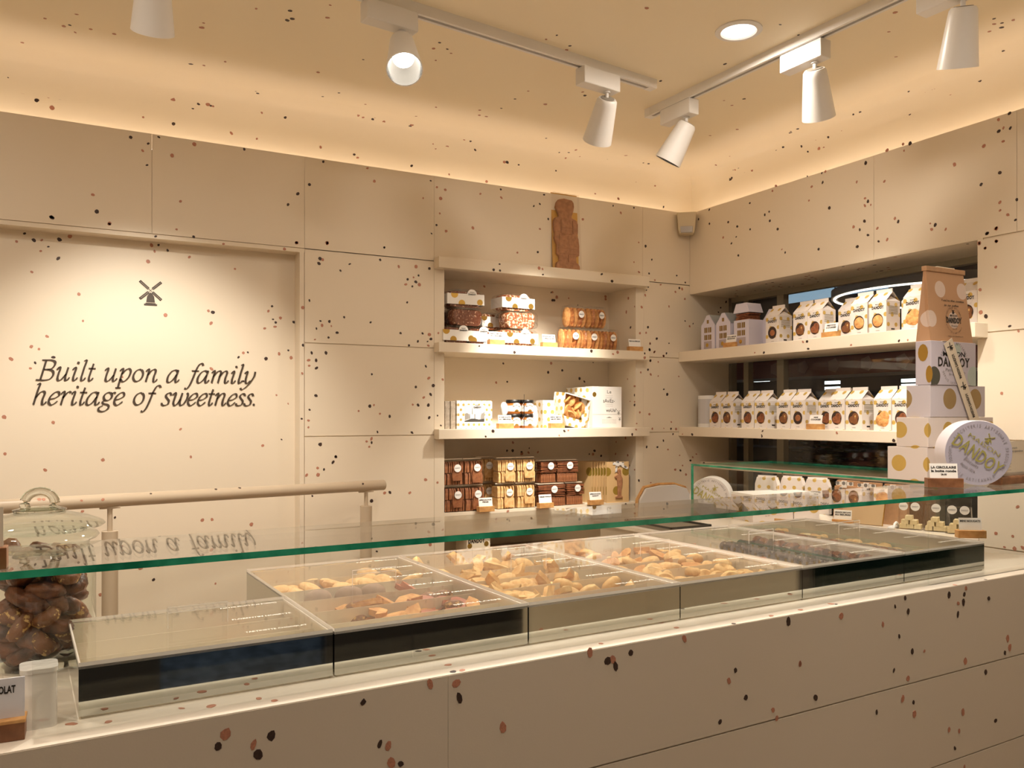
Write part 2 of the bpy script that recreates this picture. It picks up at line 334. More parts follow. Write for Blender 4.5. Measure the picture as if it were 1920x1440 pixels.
FL_BACK = "864,2155,1 991,2166,1 1242,2172,0 961,2099,0 972,2095,1 957,2078,0 1088,2087,0 1048,2056,0 1223,2117,0 1308,2095,1 1388,2102,1 1452,2099,0 1400,2064,0 1377,2054,1 1349,2043,0 1387,2035,0 1340,2020,1 1371,2014,0 1404,2024,1 1347,1942,0 917,1922,0 890,1891,1 1064,1861,0 963,1840,0 1001,1840,0 970,1822,1 1009,1821,1 946,1808,0 1034,1795,0 997,1773,0 940,1762,1 1180,1846,0 1316,1806,0 1419,1810,0 1452,1806,1 1495,1815,1 1459,1787,0 1443,1775,0 1397,1774,0 1447,1757,1 1355,1754,0 890,1737,0 926,1706,0 986,1708,0 913,1676,1 945,1676,0 916,1653,1 946,1644,0 887,1621,1 1435,1665,0 1186,1624,0 1449,1613,1 1387,1573,0 1471,1581,0 1458,1541,0 1425,1527,1 1516,1608,1 944,1530,0 1373,1495,1 1398,1493,0 1447,1494,0 1177,1487,0 1195,1492,1 1127,1467,1 1222,1455,1 1266,1444,0 918,1471,0 885,1434,0 913,1427,1 913,1399,1 1451,1438,0 1491,1447,0 1507,1403,0 1211,1377,0 1369,1373,0 1184,1348,1 1163,1337,1 1185,1332,0 1174,1314,1 962,1328,0 1027,1276,0 245,2487,0 342,2504,0 305,2474,0 286,2444,1 469,2497,1 389,2441,1 301,2392,0 656,2506,0 975,2503,0 1166,2503,1 1368,2542,0 1197,2452,1 118,2257,1 131,2197,0 -13,2159,0 173,2157,1 419,2270,1 917,2400,0 869,2356,0 829,2307,0 864,2155,1 993,2166,1 1242,2172,0 1422,2407,1 1458,2489,0 1488,2464,1 1529,2458,1 1506,2416,1 1502,2349,1 1486,2295,0 1533,2273,1 1462,2255,0 1666,2302,1 1810,2496,0 1813,2458,1 1704,2462,1 1987,2440,0 2020,2454,0 2043,2501,0 2067,2388,0 2020,2335,1 2446,2497,0 2493,2467,1 2575,2502,0 2765,2529,0 2338,2543,1 2478,2536,1 2265,2408,1 2649,2314,0 2605,2329,1 2009,2224,0 1898,2211,1 2801,1823,0 2678,1817,1 2674,1785,0 2706,1775,1 2784,1770,0 2765,1756,1 2730,1724,1 2679,1729,0 2664,1682,0 2618,1667,1 2682,1658,1 2730,1651,1 2767,1583,0 2789,1557,0 2866,1652,1 2612,1463,1 2673,1454,1 2592,1406,1 2816,1413,1 2692,1379,1 2767,1380,1 2814,1378,0 2848,1376,1 2828,1350,0 2764,1317,0 2725,1284,0 2656,1286,0 2794,1270,1 2872,1238,1 2985,1242,1 2961,1226,1 2945,1209,0 2892,1184,1 2842,1164,1 2877,1158,0 2915,1136,1 2606,1116,0 2682,1102,1 2980,1069,0 2689,2249,0 2575,2226,1 2607,2178,1 2671,2176,0 2708,2145,1 2852,2180,0 2910,2148,0 2746,2124,1 2666,2109,0 2654,2089,0 2646,2063,1 2870,2116,0 2888,2112,1 2843,2094,1 2907,2061,1 2623,2001,1 2801,2015,1 2664,1900,0 2652,1871,1 2613,1867,1 2909,1945,0 2963,1934,0 2940,1919,1 2720,1843,0 2801,1824,0 2677,1816,1 2674,1785,0 2705,1775,1 2784,1770,0 2765,1756,1 3121,2118,0 3180,2116,0 3195,2064,0 3140,2005,0 3156,2030,0 1028,1275,0 1016,1252,0 951,1230,1 953,1202,1 978,1223,0 905,1202,1 1434,1164,1 1491,1149,1 1243,1114,1 1267,1115,0 1359,1109,1 1185,1082,0 929,1115,0 1208,864,0 1456,875,1 173,2156,1 405,2161,1 864,2155,1 991,2166,1 -14,2160,0 331,2126,0 467,2139,0 577,2122,1 815,2124,1"  # fleck tables: positions read from image pixels, projected onto each surface, baked in mm
FL_RECESS = "-100,2108,0 -125,2076,1 -71,2086,0 -46,2089,1 11,2097,0 -25,2067,0 -49,2049,1 7,2027,0 45,2112,1 349,2110,0 324,2106,1 382,2092,0 335,2084,1 312,2042,1 462,2073,1 635,2041,1 -78,1970,1 75,1900,1 88,1801,1 374,1839,1 533,1865,1 550,1860,0 543,1816,1 753,1806,1 768,1878,1 783,1899,0 787,1845,0 817,1852,1 798,1833,0 795,1815,1 873,1838,0 -29,1738,1 -79,1698,1 -55,1690,1 -142,1651,1 -9,1662,0 -67,1640,0 -82,1619,1 220,1595,1 545,1634,1 668,1587,0 668,1702,1 686,1705,0 649,1684,0 812,1704,1 850,1719,0 861,1689,1 758,1682,0 801,1532,1 849,1497,1 -163,1442,1 -9,1422,1 429,1394,1 822,1348,0 745,1324,1 -161,1310,1 155,1280,1 467,1284,1 -35,1248,1 86,1090,1 510,1032,1 547,1032,1 700,1003,1 285,860,1 349,866,1 331,812,0 560,775,1 146,773,1 196,1061,0"
FL_UPPER = "-108,2630,1 -25,2624,1 -62,2604,0 12,2630,0 -13,2585,1 296,2603,1 406,2596,0 625,2594,1 726,2588,1 992,2594,1 1155,2573,1 1140,2585,0 1593,2561,1 1787,2554,1"
FL_CEIL = "-32,3134,1 58,3053,1 40,3148,0 23,3166,1 57,3198,1 102,3147,1 174,3148,1 -104,3376,1 430,2918,1 429,2955,1 562,2734,1 660,2696,0 668,2766,0 680,2747,0 763,2598,1 779,2684,1 438,3282,0 482,3272,1 546,3199,1 986,2938,0 1175,2677,0 1220,2711,0 1246,2736,1 1175,2730,1 1078,2723,1 1221,2817,1 872,3130,1 955,3359,0 972,3426,0 1002,3289,0 1037,3418,1 1136,3357,1 1408,3246,1 1656,3124,0 1585,3188,1 1611,3242,1 1645,3242,1 1182,3495,1 1375,3386,1 272,3460,0 -9,3614,1 148,3536,1 205,3548,1 312,3609,0 267,3529,1 1656,2132,1 1504,2432,0 1488,2476,1 1588,2480,0 1595,2513,1 2064,2571,0 1657,3005,0 1662,2906,1 1796,2996,1 1860,2810,1 1888,2836,0 2116,2009,0 2229,2034,0 2174,2333,0 2226,2362,0 2483,2553,0 2490,2630,1 2423,2606,1 2377,1770,1 2479,1870,1 2675,1988,1 2700,1643,0 2753,1648,0 2765,1618,1 2784,1668,0 2737,1665,1 2776,1705,1 2670,2963,1 2721,2840,1 2020,3361,0 2075,3436,1 2505,3394,1"
FL_RIGHT = "1734,2510,0 1772,2500,1 1731,2457,0 1771,2458,0 1755,2465,1 1756,2418,1 1826,2421,1 2122,2515,0 2153,2521,1 2149,2494,1 2226,2517,1 2327,2493,0 1767,2310,0 1938,2384,1 1836,2285,0 1708,2201,0 1767,2205,1 1767,2176,1 1739,2154,1 1713,2131,0 1780,2114,1 1814,2103,0 1781,2069,1 1821,2052,1 1843,2073,1 2632,2514,0 2552,2508,0 2533,2510,1 2548,2466,0 2608,2462,1 2371,2425,1 2238,2395,1 2623,2404,1 2512,2347,0 2330,2347,1 2316,2331,0 2331,2317,1 2302,2314,1 2333,2253,0 2190,2235,1 2175,2219,0 2356,2222,0 2387,2240,1 2271,2212,1 2316,2192,0 2037,2184,1 2016,2174,0 1973,2149,1 2031,2160,1 2984,2473,0 2859,2405,0 2887,2396,0 2855,2361,0 3131,2411,0 3068,2377,0 2982,2346,0 2807,2313,0 3076,2327,0 3109,2301,0 3167,2341,1 3267,2430,0 2570,2178,0 2781,2214,1 2761,2196,0 3061,2233,0 3350,2471,0 3269,2503,0 2839,2498,1 2817,2516,1 2265,2157,0 2225,2157,1 2368,2154,0 1814,2103,0 1782,2115,1 1780,2069,1 1821,2051,1 1843,2073,1 1782,1977,1 1840,1904,1 1837,1822,1 1818,1805,0 1733,1762,0 1702,1742,1 1761,1527,1 1760,1375,1 1705,1130,1 1782,1028,1 1722,1025,1 1751,983,1 1716,983,1 1688,990,1"
FL_FRONT = "1933,991,0 1893,975,0 1945,956,0 1845,936,1 1909,899,0 1962,853,0 2012,847,1 1888,817,0 1944,788,1 2118,979,0 2194,988,1 2186,973,0 2182,952,0 2159,952,1 2157,923,0 2301,949,0 2393,827,1 2403,801,1 2379,789,0 2191,794,1 2286,750,0 1923,740,1 1967,724,0 1971,694,1 1821,726,0 2180,661,1 2333,609,0 2118,626,1 2163,614,1 2144,572,0 2187,514,1 1061,981,0 962,995,1 1004,973,0 1017,974,1 1023,960,0 1201,989,1 1511,986,0 1549,885,1 1346,902,0 1327,882,1 289,970,1 278,954,0 357,955,0 330,946,1 337,930,0 626,991,1 676,983,1 682,957,0 506,980,0 770,889,1 550,900,1 555,871,1 535,906,0 572,865,0 1301,799,0 1601,799,0 1690,976,1 1549,884,1 1461,796,1 1377,838,0 1473,775,1"
FL_TOP = "53,112,1 87,73,1 134,55,1 236,60,1 277,47,1 349,45,1 368,22,1 41,392,1 686,52,1 694,11,1 676,12,0 1219,91,1 1218,43,1 1471,14,1 1574,20,1"
# ---------------------------------------------------------------- the setting
T = .006                                       # panel thickness
YB, YR, XW, ZT, ZC = 3.42, 3.50, 2.94, 2.515, 2.75
XN0, XN1 = 1.524, 2.586                         # shelf niche
XWIN = 3.216                                   # window plane in the right wall
b = MB(); b.box(-2.4, 3.4, -1.1, 3.9, -.05, 0, mat('beige_floor_tile', (172, 150, 124), .35, var=.15, vscale=8)); struct('floor', b)
# ceiling: flat field, rounded cove on the two sides, upper walls set back behind the light trough
def cove_pts(): return [(.10 + .0, ZT - .09), (.10, 2.63)] + [(.10 - .12 + .12 * math.cos(a), 2.63 + .12 * math.sin(a)) for a in [R(15 * i) for i in range(1, 7)]]
b = MB(); pr = cove_pts(); vs = []; path = [(-2.4, YB, 0, 1), (XW, YB, 1, 1), (XW, -1.1, 1, 0)]
for (x, y, dx, dy) in path:
    for (o, z) in pr: vs.append((x + o * dx, y + o * dy, z))
k = len(pr); fs = []
for i in range(2):
    for j in range(k - 1): fs.append((i * k + j, i * k + j + 1, (i + 1) * k + j + 1, (i + 1) * k + j))
b.add(vs, fs, CEIL)
b.box(-2.4, XW - .02, -1.1, YB - .02, ZC, ZC + .04, CEIL)
ceiling = struct('ceiling', b, smooth=40)
# back wall: backing, set-back recess, niche box, panels
b = MB()
b.box(-2.4, .877, YR, YR + .05, 0, 2.118, WALL)                       # recess back
b.box(.877, .897, YB + T, YR + .02, 0, 2.118, WALL)                  # its right reveal
b.box(-2.4, .897, YB + T, YR + .02, 2.118, 2.134, WALL)              # its top reveal
b.box(.897, XN0 - .02, YB + T, YB + .06, 0, 2.14, WALL)
b.box(XN1 + .02, XWIN, YB + T, YB + .06, 0, 2.14, WALL)
b.box(-2.4, XWIN, YB + T, YB + .06, 2.134, ZT - .07, WALL)
b.box(-2.4, XW, YB + T, YB + .12, ZT - .07, ZT - .06, WALL)          # trough floor
b.box(XN0 - .02, XN0, YB + .0005, 3.68, 0, 2.134, WALL); b.box(XN1, XN1 + .02, YB + T, 3.68, 0, 2.134, WALL)
b.box(XN0, XN1, 3.656, 3.68, 0, 2.134, WALL)
b.box(.897, 3.3, YB + .06, YB + .07, 0, 2.7, WALL) if False else None
wall_back = struct('wall_back', b)
g = .0022; gv = .0006
def panel(x0, x1, z0, z1, par, y=YB):
    q = MB(); q.box(x0 + gv, x1 - gv, y, y + T, z0 + g, z1 - g, WALL); return ob('wall_panel', q, par)
XS = [-2.4, -.27, .318, .897, 1.475, 2.63, 3.216]
for i in range(5): panel(XS[i], XS[i + 1], 2.134, ZT, wall_back)
panel(2.63, XW, 2.134, ZT, wall_back)
for z0, z1 in ((1.747, 2.134), (1.361, 1.747), (.975, 1.361), (.4, .975), (0, .4)):
    panel(.897, 1.475, z0, z1, wall_back); panel(2.634, XWIN, z0, z1, wall_back)
    panel(1.475, XN0 + gv, z0, z1, wall_back)
q = MB(); q.box(XN1, 2.634, YB, YB + T, 0, 2.134, WALL); ob('wall_panel', q, wall_back)
q = MB(); q.box(-2.4, .897, YB, YB + T, 2.118, 2.1335, WALL); q.box(.877, .895, YB, YB + T, 0, 2.118, WALL); ob('recess_frame', q, wall_back)
# flecks: vinyl confetti stuck on the paint, one joined part per surface
def flecks(parent, tab, fn, rad, seed=1, stretch=1.0):
    """tab: 'a,b,c ...' in mm; fn(u, v, h) -> world point with h the height above the surface"""
    rng = random.Random(seed); q = MB()
    for t in (tab.split() if isinstance(tab, str) else tab):
        a, c, k = [int(v) for v in t.split(',')]; a /= 1000; c /= 1000; r = rad * rng.uniform(.6, 1.15); n = 8; ph = rng.uniform(0, 6.28); el = rng.uniform(.6, 1.0); vs = []
        for h in (.0001, .0007):
            for i in range(n):
                w = 2 * math.pi * i / n; rr = r * rng.uniform(.78, 1.12)
                x = rr * math.cos(w); z = rr * math.sin(w) * el; vs.append(fn(a + x * math.cos(ph) - z * math.sin(ph), c + (x * math.sin(ph) + z * math.cos(ph)) * stretch, h))
        q.add(vs, [tuple(range(n, 2 * n))] + [(i, (i + 1) % n, n + (i + 1) % n, n + i) for i in range(n)], FL_R if k else FL_D)
    o = ob('flecks', q, parent, kind='stuff'); return o
def rnd(n, u0, u1, v0, v1, seed, cl=4):
    rng = random.Random(seed); out = []
    while len(out) < n:
        cu, cv = rng.uniform(u0, u1), rng.uniform(v0, v1)
        for _ in range(rng.randint(1, cl)):
            a = min(u1, max(u0, cu + rng.gauss(0, .05))); c = min(v1, max(v0, cv + rng.gauss(0, .05))); out.append('%d,%d,%d' % (a * 1000, c * 1000, rng.random() < .5))
    return out
flecks(wall_back, FL_BACK, lambda a, c, h: (a, YB - h, c), .0075, 3)
flecks(wall_back, FL_RECESS, lambda a, c, h: (a, YR - h, c), .0075, 4)
flecks(wall_back, [t for t in rnd(60, XN0 + .02, XN1 - .02, .95, 2.08, 5)], lambda a, c, h: (a, 3.656 - h, c), .008, 5)
flecks(wall_back, rnd(30, YB + .01, 3.64, .95, 2.08, 8), lambda a, c, h: (XN1 - h, a, c), .008, 5)
flecks(ceiling, FL_UPPER, lambda a, c, h: (a, YB + .10 - h, min(c, 2.62)), .0075, 6)
flecks(ceiling, FL_CEIL, lambda a, c, h: (a, c, ZC - h), .008, 7)
flecks(ceiling, rnd(60, -2.2, 2.8, -1, 1.2, 21), lambda a, c, h: (a, c, ZC - h), .008, 7)
def cv(off, sgn):
    def f(a, c, h):
        t = c; r_ = .12 - h; o = -.02 + r_ * math.cos(t); z = 2.63 + r_ * math.sin(t); return (a, YB + o, z) if sgn else (XW + o, a, z)
    return f
flecks(ceiling, rnd(46, -.2, 2.8, .2, 1.45, 31, 3), cv(0, True), .0085, 9, 1 / .12)
flecks(ceiling, rnd(36, 1.5, 3.3, .2, 1.45, 33, 3), cv(0, False), .0085, 9, 1 / .12)
# right wall with the shelf window; beyond the frame it goes on to the shop front with a dark display window
WY0, WY1, WZ1 = 1.85, 3.42, 2.086
b = MB()
b.box(XW + T, XWIN + .06, -1.1, -.12, 0, ZT - .07, WALL); b.box(XW + T, XWIN + .06, .78, WY0, 0, ZT - .07, WALL); b.box(XW + .001, XW + T, WY0 - .02, WY0, .9, WZ1, WALL); b.box(XW + .001, XW + T, WY0 - .02, WY1, WZ1, WZ1 + .02, WALL)
b.box(XW + T, XWIN + .06, -.12, .78, 0, .12, WALL); b.box(XW + T, XWIN + .06, -.12, .78, 1.7, ZT - .07, WALL)
b.box(XW + T, XWIN + .06, WY0, WY1, WZ1, ZT - .07, WALL); b.box(XW + T, XWIN + .06, WY0, WY1, 0, .96, WALL)
b.box(XW + T, XW + .12, -1.1, YB + .12, ZT - .07, ZT - .06, WALL)
wall_right = struct('wall_right', b)
def rpanel(y0, y1, z0, z1):
    q = MB(); q.box(XW, XW + T, y0 + gv, y1 - gv, z0 + g, z1 - g, WALL); ob('wall_panel', q, wall_right)
for y0, y1 in ((2.288, YB), (1.708, 2.288), (.78, 1.708), (-.12, .78), (-1.1, -.12)): rpanel(y0, y1, WZ1 + .002, ZT)
for z0, z1 in ((1.747, 2.086), (1.361, 1.747), (.975, 1.361), (.4, .975), (0, .4)):
    rpanel(.78, WY0, z0, z1); rpanel(-1.1, -.12, z0, z1)
rpanel(-.12, .78, 1.7, WZ1)
flecks(wall_right, FL_RIGHT, lambda a, c, h: (XW - h, a, c), .0075, 10)
flecks(wall_right, rnd(40, -1, .3, .2, 2.4, 41), lambda a, c, h: (XW - h, a, c), .0075, 10)
flecks(wall_right, rnd(40, XW + .02, XWIN - .02, WY0 + .05, WY1 - .05, 43), lambda a, c, h: (a, c, WZ1 - h), .008, 10)
# light trough strips on the ledge behind the panel tops
CV = emis('cove_light_strip', COVE, P_COVE)
t = thing('cove_light_strip', 'hidden warm light strip in the trough along the back wall top', 'light strip', (0, 0, 0))
q = MB(); q.box(-2.3, XW - .05, YB + .045, YB + .06, ZT - .055, ZT - .047, CV); ob('diffuser', q, t)
t = thing('cove_light_strip', 'hidden warm light strip in the trough along the right wall top', 'light strip', (0, 0, 0))
q = MB(); q.box(XW + .045, XW + .06, -1.0, YB - .02, ZT - .055, ZT - .047, CV); ob('diffuser', q, t)
# walls out of view close the shop; the front one is a dark shop front with an open door to a cobbled street
b = MB(); b.box(-2.45, -2.4, -1.1, 3.9, 0, 2.8, WALL); struct('wall_left', b)
SF = mat('dark_shopfront', (26, 26, 28), .4)
b = MB(); b.box(-2.4, .50, -1.15, -1.1, 0, 2.8, SF); b.box(1.15, 2.15, -1.15, -1.1, 0, 2.8, SF); b.box(.50, 1.15, -1.15, -1.1, 2.1, 2.8, SF); b.box(2.15, 3.3, -1.15, -1.1, 0, 2.8, WALL)
struct('wall_front', b)
cob = mat('blue_lit_cobbles', (120, 128, 140), .5, rgb2=(50, 54, 62), vscale=14, bump=1, bscale=16)
b = MB(); b.box(-4, 5, -7, -1.15, -.08, -.02, cob); struct('street_ground', b)  # cobbled street ground outside the door
l = area((.8, -2.4, 3.0), 10, 1.0, (.75, .86, 1.0))  # unseen lamp added to light the street bluish
# room beyond the window
t = thing('neighbouring_cafe', 'dim neighbouring room seen through the window behind the shelves', 'room', (0, 0, 0))
q = MB(); D2 = mat('dark_wall_brown', (62, 50, 46), .8)
q.box(7.0, 7.05, .5, 9, 0, 3.4, DARKRM); q.box(XWIN + .1, 7.05, 9, 9.05, 0, 3.4, DARKRM); q.box(XWIN + .1, 7.05, .5, .55, 0, 3.4, DARKRM)
ob('wall', q, t)
q = MB(); q.box(XWIN + .1, 7.05, .5, 9, 3.4, 3.45, D2); q.box(XWIN + .1, 7.05, .5, 9, 0.0, .02, DARKRM); ob('ceiling_panel', q, t)
q = MB(); q.box(6.9, 7.0, 3.9, 4.9, 2.2, 3.3, D2); q.box(6.85, 7.0, 4.2, 9, 2.45, 2.56, mat('dark_beam', (44, 40, 44), .6)); ob('beam', q, t)
t = thing('lit_blue_panel', 'pale blue backlit panel high up beyond the window', 'panel', (6.5, 0, 0))
q = MB(); q.box(0, .03, 4.93, 6.12, 2.58, 2.86, emis('blue_backlit_panel', (.32, .48, .62), .75)); ob('panel_face', q, t)
q = MB(); q.box(-.005, .04, 5.48, 5.49, 2.58, 2.86, BLACK); ob('joint', q, t)
t = thing('ring_pendant_lamp', 'large glowing white ring lamp hanging beyond the window', 'lamp', (5.28, 3.60, 2.27))
RR = .66; ring = [(RR * math.cos(2 * math.pi * i / 48), RR * math.sin(2 * math.pi * i / 48)) for i in range(48)]
q = MB(); q.lathe([(RR + .022, .0), (RR + .022, .055), (RR - .022, .055), (RR - .022, 0), (RR + .022, .0)], mat('ring_housing', (190, 174, 154), .4), 64, close=False); ob('housing', q, t, smooth=30)
q = MB(); q.tube([(x, y, -.002) for x, y in ring], .0085, emis('ring_led', (1, .93, .82), 3), 8, True); ob('light_tube', q, t, smooth=60)
q = MB()
for a in (.5, 2.6, 4.4): q.tube([(RR * math.cos(a), RR * math.sin(a), .05), (0, 0, 1.18)], .002, CHROME, 5)
ob('suspension_wire', q, t)
t = thing('red_patterned_awning', 'red strip with pale flowers running beyond the window', 'awning', (6.0, 0, 0))
q = MB(); q.box(0, .03, 2.5, 8.2, 1.80, 1.965, mat('red_valance', (150, 62, 46), .7)); q.box(-.02, 0, 2.5, 8.2, 1.775, 1.80, mat('valance_edge', (170, 150, 130), .6)); ob('valance', q, t)
for i in range(16):
    q = MB(); y = 2.7 + i * .34; n = 10
    q.prism([(y + (.066 if k % 2 else .052) * math.cos(2 * math.pi * k / n), 1.885 + (.066 if k % 2 else .052) * math.sin(2 * math.pi * k / n)) for k in range(n)], -.004, 0, mat('valance_flower', (186, 120, 96), .7), 'yz'); ob('flower_print', q, t)
WT = emis('cool_tube', (.9, 1, 1), 2.2)
for j, (y, z, w) in enumerate(((6.44, 1.87, .2), (6.44, 1.80, .2), (5.53, 1.745, .16), (5.53, 1.69, .16), (4.71, 1.735, .14), (4.71, 1.69, .14))):
    if j % 2 == 0: t = thing('tube_lamp', ('far pair of white tube lights beyond the window, leftmost', 'pair of white tube lights beyond the window, middle', 'pair of white tube lights beyond the window beside the box stack')[j // 2], 'lamp', (6.5, y, 0), group='tube lights beyond the window')
    q = MB(); q.box(0, .03, -w / 2, w / 2, z, z + .03, WT); ob('tube', q, t)
# rear shelving and bottles of the neighbouring bar, dim shapes
t = thing('bar_shelving', 'dim dark shelving with rows of goods beyond the window', 'shelving', (6.7, 0, 0)); GREY = mat('dim_grey', (92, 92, 96), .4); DG = mat('dim_green', (38, 60, 52), .5); DB = mat('dim_brown', (104, 78, 62), .5)
q = MB()
for z in (1.1, 1.28, 1.46, 1.62): q.box(0, .25, 2.6, 8.8, z, z + .02, GREY)
ob('shelf_board', q, t)
rng = random.Random(5); q = MB()
for z in (1.12, 1.30, 1.48):
    y = 2.7
    while y < 8.6:
        h = rng.uniform(.06, .13); w = rng.uniform(.05, .16); q.box(.02, .12, y, y + w, z, z + h, rng.choice([GREY, DG, DB, DARKRM, DARKRM, D2])); y += w + rng.uniform(.01, .25)
ob('shelf_goods', q, t, kind='stuff')
t = thing('potted_bush', 'dark leafy bush standing behind the window glass', 'plant', (3.75, 3.15, .0))
q = MB(); rng = random.Random(8); LF = mat('dark_leaf', (30, 44, 28), .4)
for i in range(420):
    a = rng.uniform(0, 6.28); r_ = rng.uniform(0, .3); z = rng.uniform(.85, 1.42); x = r_ * math.cos(a); y = r_ * math.sin(a); d = rng.uniform(0, 6.28); l_ = .035
    q.add([(x, y, z), (x + l_ * math.cos(d) - .01 * math.sin(d), y + l_ * math.sin(d) + .01 * math.cos(d), z + .01), (x + 2 * l_ * math.cos(d), y + 2 * l_ * math.sin(d), z), (x + l_ * math.cos(d) + .01 * math.sin(d), y + l_ * math.sin(d) - .01 * math.cos(d), z - .004)], [(0, 1, 2, 3)], LF)
ob('foliage', q, t, kind='stuff'); q = MB(); q.lathe([(.13, 0), (.18, .4), (.19, .42), (.1, .42)], D2, 20); q.tube([(0, 0, .4), (.02, 0, .9)], .02, DB, 6); ob('pot', q, t, smooth=40)
# window: frame, mullions, pane
w1 = MB(); FR = mat('grey_window_frame', (168, 158, 140), .4)
w1.box(XWIN + .01, XWIN + .05, WY0, WY1, 2.06, 2.10, FR); w1.box(XWIN + .01, XWIN + .05, WY0 - .02, WY0 + .005, .96, 2.1, FR); w1.box(XWIN + .01, XWIN + .05, WY1 - .008, WY1 + .02, .96, 2.1, FR)
win = struct('window_1', w1)
for y0, y1 in ((3.29, 3.325), (3.045, 3.09), (2.195, 2.23)):
    q = MB(); q.box(XWIN + .015, XWIN + .05, y0, y1, .96, 2.08, FR); ob('mullion', q, win)
q = MB(); q.box(XWIN + .02, XWIN + .045, WY0, WY1, 1.755, 1.80, FR); ob('transom', q, win)
q = MB(); q.box(XWIN, XWIN + .008, WY0, WY1, .96, 2.09, GLASS); ob('pane', q, win)
w2 = MB(); w2.box(XW + .02, XW + .06, -.12, -.07, .12, 1.7, SF); w2.box(XW + .02, XW + .06, .73, .78, .12, 1.7, SF); w2.box(XW + .02, XW + .06, -.07, .73, .12, .18, SF); w2.box(XW + .02, XW + .06, -.07, .73, 1.64, 1.7, SF)
w2 = struct('window_2', w2); q = MB(); q.box(XW + .03, XW + .04, -.07, .73, .18, 1.64, mat('dark_green_glass', (16, 30, 24), .05)); ob('pane', q, w2)
# ---------------------------------------------------------------- shelves, rail, fixed fittings
def board(label, x0, x1, y0, y1, z0, z1, tab=None, seed=0, face='y'):
    q = MB(); q.box(0, x1 - x0, 0, y1 - y0, 0, z1 - z0, WALL)
    t = thing('wall_shelf', label, 'shelf', (x0, y0, z0)); ob('shelf_board', q, t, bev=.0025)
    if face == 'y': flecks(t, rnd(7, .03, x1 - x0 - .03, .01, z1 - z0 - .01, seed, 2), lambda a, c, h: (a, -h, c), .0075, seed)
    else: flecks(t, rnd(9, .03, y1 - y0 - .03, .01, z1 - z0 - .01, seed, 2), lambda a, c, h: (-h, a, c), .0075, seed)
    return t
board('topmost shelf board over the niche, carrying the big gingerbread figure', 1.475, 2.634, 3.368, 3.655, 2.099, 2.149, seed=51)
board('second niche shelf board, carrying loaves and pastry bags', 1.475, 2.634, 3.368, 3.655, 1.728, 1.771, seed=52)
board('third niche shelf board, carrying jars and the tilted open cookie box', 1.475, 2.634, 3.368, 3.655, 1.3425, 1.387, seed=53)
q = MB(); q.box(0, XN1 - XN0, 0, .236, 0, .10, WALL); t = thing('wall_shelf', 'lowest niche board flush with the wall, carrying biscuit packets', 'shelf', (XN0, YB, .91)); ob('shelf_board', q, t)
flecks(t, rnd(14, .03, 1.0, .01, .09, 54, 2), lambda a, c, h: (a, -h, c), .0075, 54)
q = MB(); q.box(0, XN1 - XN0, .002, .232, 0, .04, WALL); t = thing('wall_shelf', 'board low in the niche below the counter glass', 'shelf', (XN0, YB, .60)); ob('shelf_board', q, t)
board('upper window shelf board, carrying little houses and gable boxes', 2.865, 3.20, 1.812, YB, 1.727, 1.780, seed=55, face='x')
board('lower window shelf board, carrying the white speaker and gable boxes', 2.865, 3.20, 1.812, YB, 1.340, 1.387, seed=56, face='x')
board('narrow bare ledge board below the window shelves', 3.012, 3.215, 1.852, YB, 1.170, 1.204, seed=57, face='x')
# handrail of the stairwell
HR = mat('handrail_paint', (190, 172, 148), .35)
p0, p1 = Vector((-1.2, 2.50, 1.20)), Vector((1.19, 3.29, 1.160)); d = (p1 - p0).normalized()
t = thing('stair_handrail', 'round cream handrail on two posts in front of the lit wall text', 'handrail', (p0.x, p0.y, 0))
def loc(p): return (p.x - p0.x, p.y - p0.y, p.z)
q = MB(); q.tube([loc(p0), loc(p1)], .0215, HR, 24); ob('rail', q, t, smooth=40)
for s_ in (.165, .565, .965):
    c = p0 + (p1 - p0) * s_
    q = MB(); q.cyl(loc(Vector((c.x, c.y, 1.075))), .008, c.z - 1.075, HR, 14); q.box(c.x - p0.x - .03, c.x - p0.x + .03, c.y - p0.y - .008, c.y - p0.y + .008, c.z - .026, c.z - .018, HR); ob('bracket', q, t, smooth=40)
    q = MB(); q.cyl(loc(Vector((c.x, c.y, 0))), .024, 1.08, HR, 24); ob('post', q, t, smooth=40)
flecks(t, rnd(14, 0.1, 2.4, .2, 1.3, 61, 3), lambda a, c, h: tuple(Vector(loc(p0)) + d * a + (Vector((d.y, -d.x, 0)) * math.cos(c) + Vector((0, 0, 1)) * math.sin(c)) * (.0215 + h)), .007, 61, 1 / .0215)
